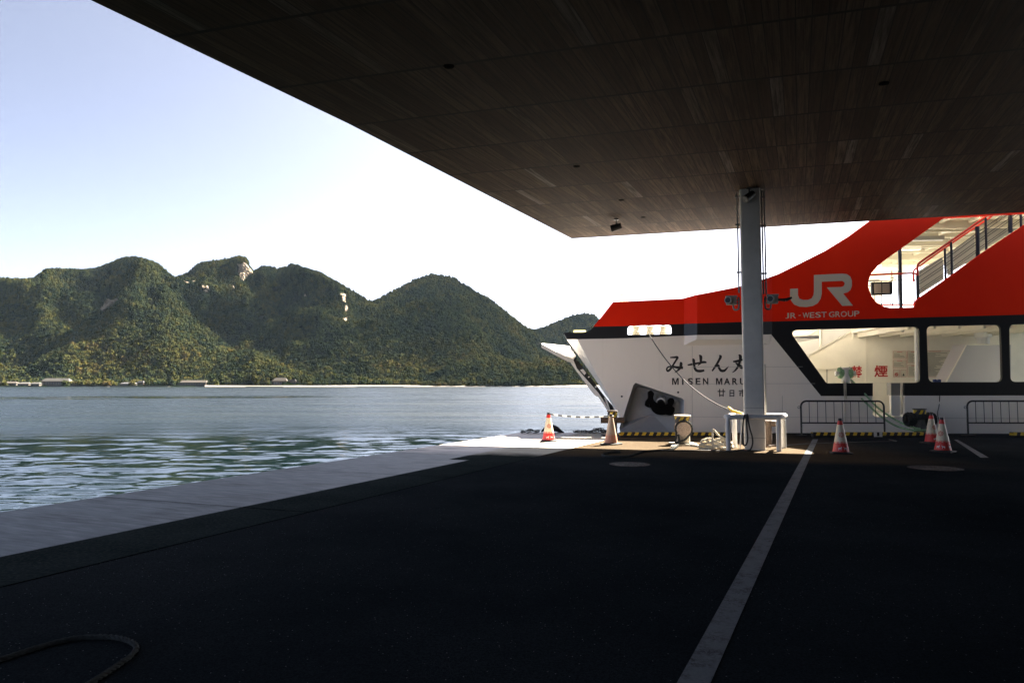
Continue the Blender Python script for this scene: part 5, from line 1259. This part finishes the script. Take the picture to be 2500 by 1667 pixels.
# ---- mooring lines
def sag(a, b, s, k=24): return [a.lerp(b, i / k) - Vector((0, 0, s * 4 * (i / k) * (1 - i / k))) for i in range(k + 1)]
z1 = zmap(1300, 700, 3.485)
a = S(*z1(985, 395), .05); b = P(*z1(1700, 1055), legs[3].y + .05)
m_line = mat('grey_mooring_line', (.05, .05, .048), .9)
t = thing('mooring_line', 'thin dark mooring line from the ferry bow to the pipe guard', 'mooring line', tuple(b))
mb = MB(); pp = sag(a, b, .38, 30); mb.tube(pp, .014, n=8); mb.build('line', m_line, t, smooth=True)
e_ = P(1813, 1010, legs[3].y - .05); mb = MB(); mb.tube([b.lerp(a, .035), b, e_], [.024, .035, .03], n=8); mb.build('chafe_sleeve', mat('yellow_sleeve', (.65, .42, .05), .7), t, smooth=True)
# green ropes
bt = bl4 + Vector((0, -.1, 0)); t = thing('mooring_rope', 'pale green mooring ropes from the ferry bitt to the right bollard', 'mooring rope', tuple(bt))
def gr(pts, name='rope_run', r=.03, m=m_rope_g):
    mb = MB(); rope(mb, spline(pts, 8), r); return mb.build(name, m, t, smooth=True)
Y4 = bl4.y
gr([S(*z3(660, 620), .2), P(*z3(760, 720), 21.9), P(*z3(880, 850), 21.5), P(*z3(1000, 945), 21.2), P(*z3(1120, 1015), 21.0), P(*z3(1240, 1060), Y4 - .1), P(*z3(1300, 1072), Y4 - .25)])
gr([S(*z3(620, 650), .2), P(*z3(735, 770), 21.9), P(*z3(850, 880), 21.5), P(*z3(960, 975), 21.2), P(*z3(1080, 1045), 21.0), P(*z3(1230, 1082), Y4 - .1), P(*z3(1360, 1080), Y4 - .25)])
gr([S(*z3(590, 640), .2), P(*z3(660, 700), 21.98), P(*z3(735, 765), 21.9)], r=.034, m=m_rope_w); gr([S(*z3(660, 635), .2), P(*z3(715, 690), 21.98), P(*z3(760, 775), 21.88)], r=.034, m=m_rope_w)
gr([S(*z3(600, 650), .0), S(*z3(602, 720), -.05), S(*z3(606, 820), -.05), S(*z3(610, 1020), -.06)], r=.014, m=m_rope_w); gr([S(*z3(615, 650), .0), S(*z3(617, 720), -.05), S(*z3(618, 800), -.05)], r=.014, m=m_rope_w)
mb = MB()
for s_ in (-1, 1):
    for k in range(5):
        c_ = S(*z3(609 + s_ * 40, 560), .35) + ST * s_ * (k - 2) * .026
        rope(mb, [c_ + SN * .11 * math.cos(x) * (1 + .08 * (k % 2)) + Vector((0, 0, (.125 + .02 * (k % 3)) * math.sin(x))) for x in np.linspace(0, 6.4, 40)], .028)
mb.build('rope_turns', m_rope_g, t, smooth=True)
mb = MB()
for s_ in (-1, 1):
    for k in range(5):
        c_ = bl4 + Vector((s_ * (.19 + k * .045), -.02 * s_, .48))
        rope(mb, [c_ + Vector((0, (.15 + .015 * (k % 3)) * math.cos(x), (.16 + .02 * (k % 2)) * math.sin(x) - .02)) for x in np.linspace(0, 6.4, 40)], .03)
for k in range(3):
    rope(mb, [bl4 + Vector((.2 * math.cos(x), .2 * math.sin(x), .44 + .05 * k - .05 * math.sin(x) )) for x in np.linspace(0, 6.4, 50)], .028)
tag(mb.build('rope_turns', m_rope, smooth=True), 'dark rope turns wound round the right bollard', 'rope')
mb = MB(); mb.tube(spline([S(*z3(1472, 768), -.05), P(*z3(1465, 860), 21.6), P(*z3(1452, 930), 21.1), P(*z3(1468, 1000), 20.6), P(*z3(1472, 1030), 20.0)], 8), .012, n=8); tag(mb.build('cable', m_hose, smooth=True), 'thin black cable hanging from the ferry side above the cones', 'cable')

# ---- air over the strait: one closed box of thin pale haze, the sky outside it
hz = bpy.data.materials.new('thin_sea_haze'); hz.use_nodes = True; t_ = hz.node_tree; t_.nodes.clear()
pv_ = t_.nodes.new('ShaderNodeVolumePrincipled'); pv_.inputs['Density'].default_value = 0.46e-5; pv_.inputs['Color'].default_value = (0.58, 0.78, 1.0, 1); pv_.inputs['Anisotropy'].default_value = 0.1
om_ = t_.nodes.new('ShaderNodeOutputMaterial'); t_.links.new(pv_.outputs[0], om_.inputs['Volume'])
mb = MB(); mb.box((-6600, -6600, -7.5), (6600, 6600, 700)); tag(mb.build('haze', hz), kind='stuff')
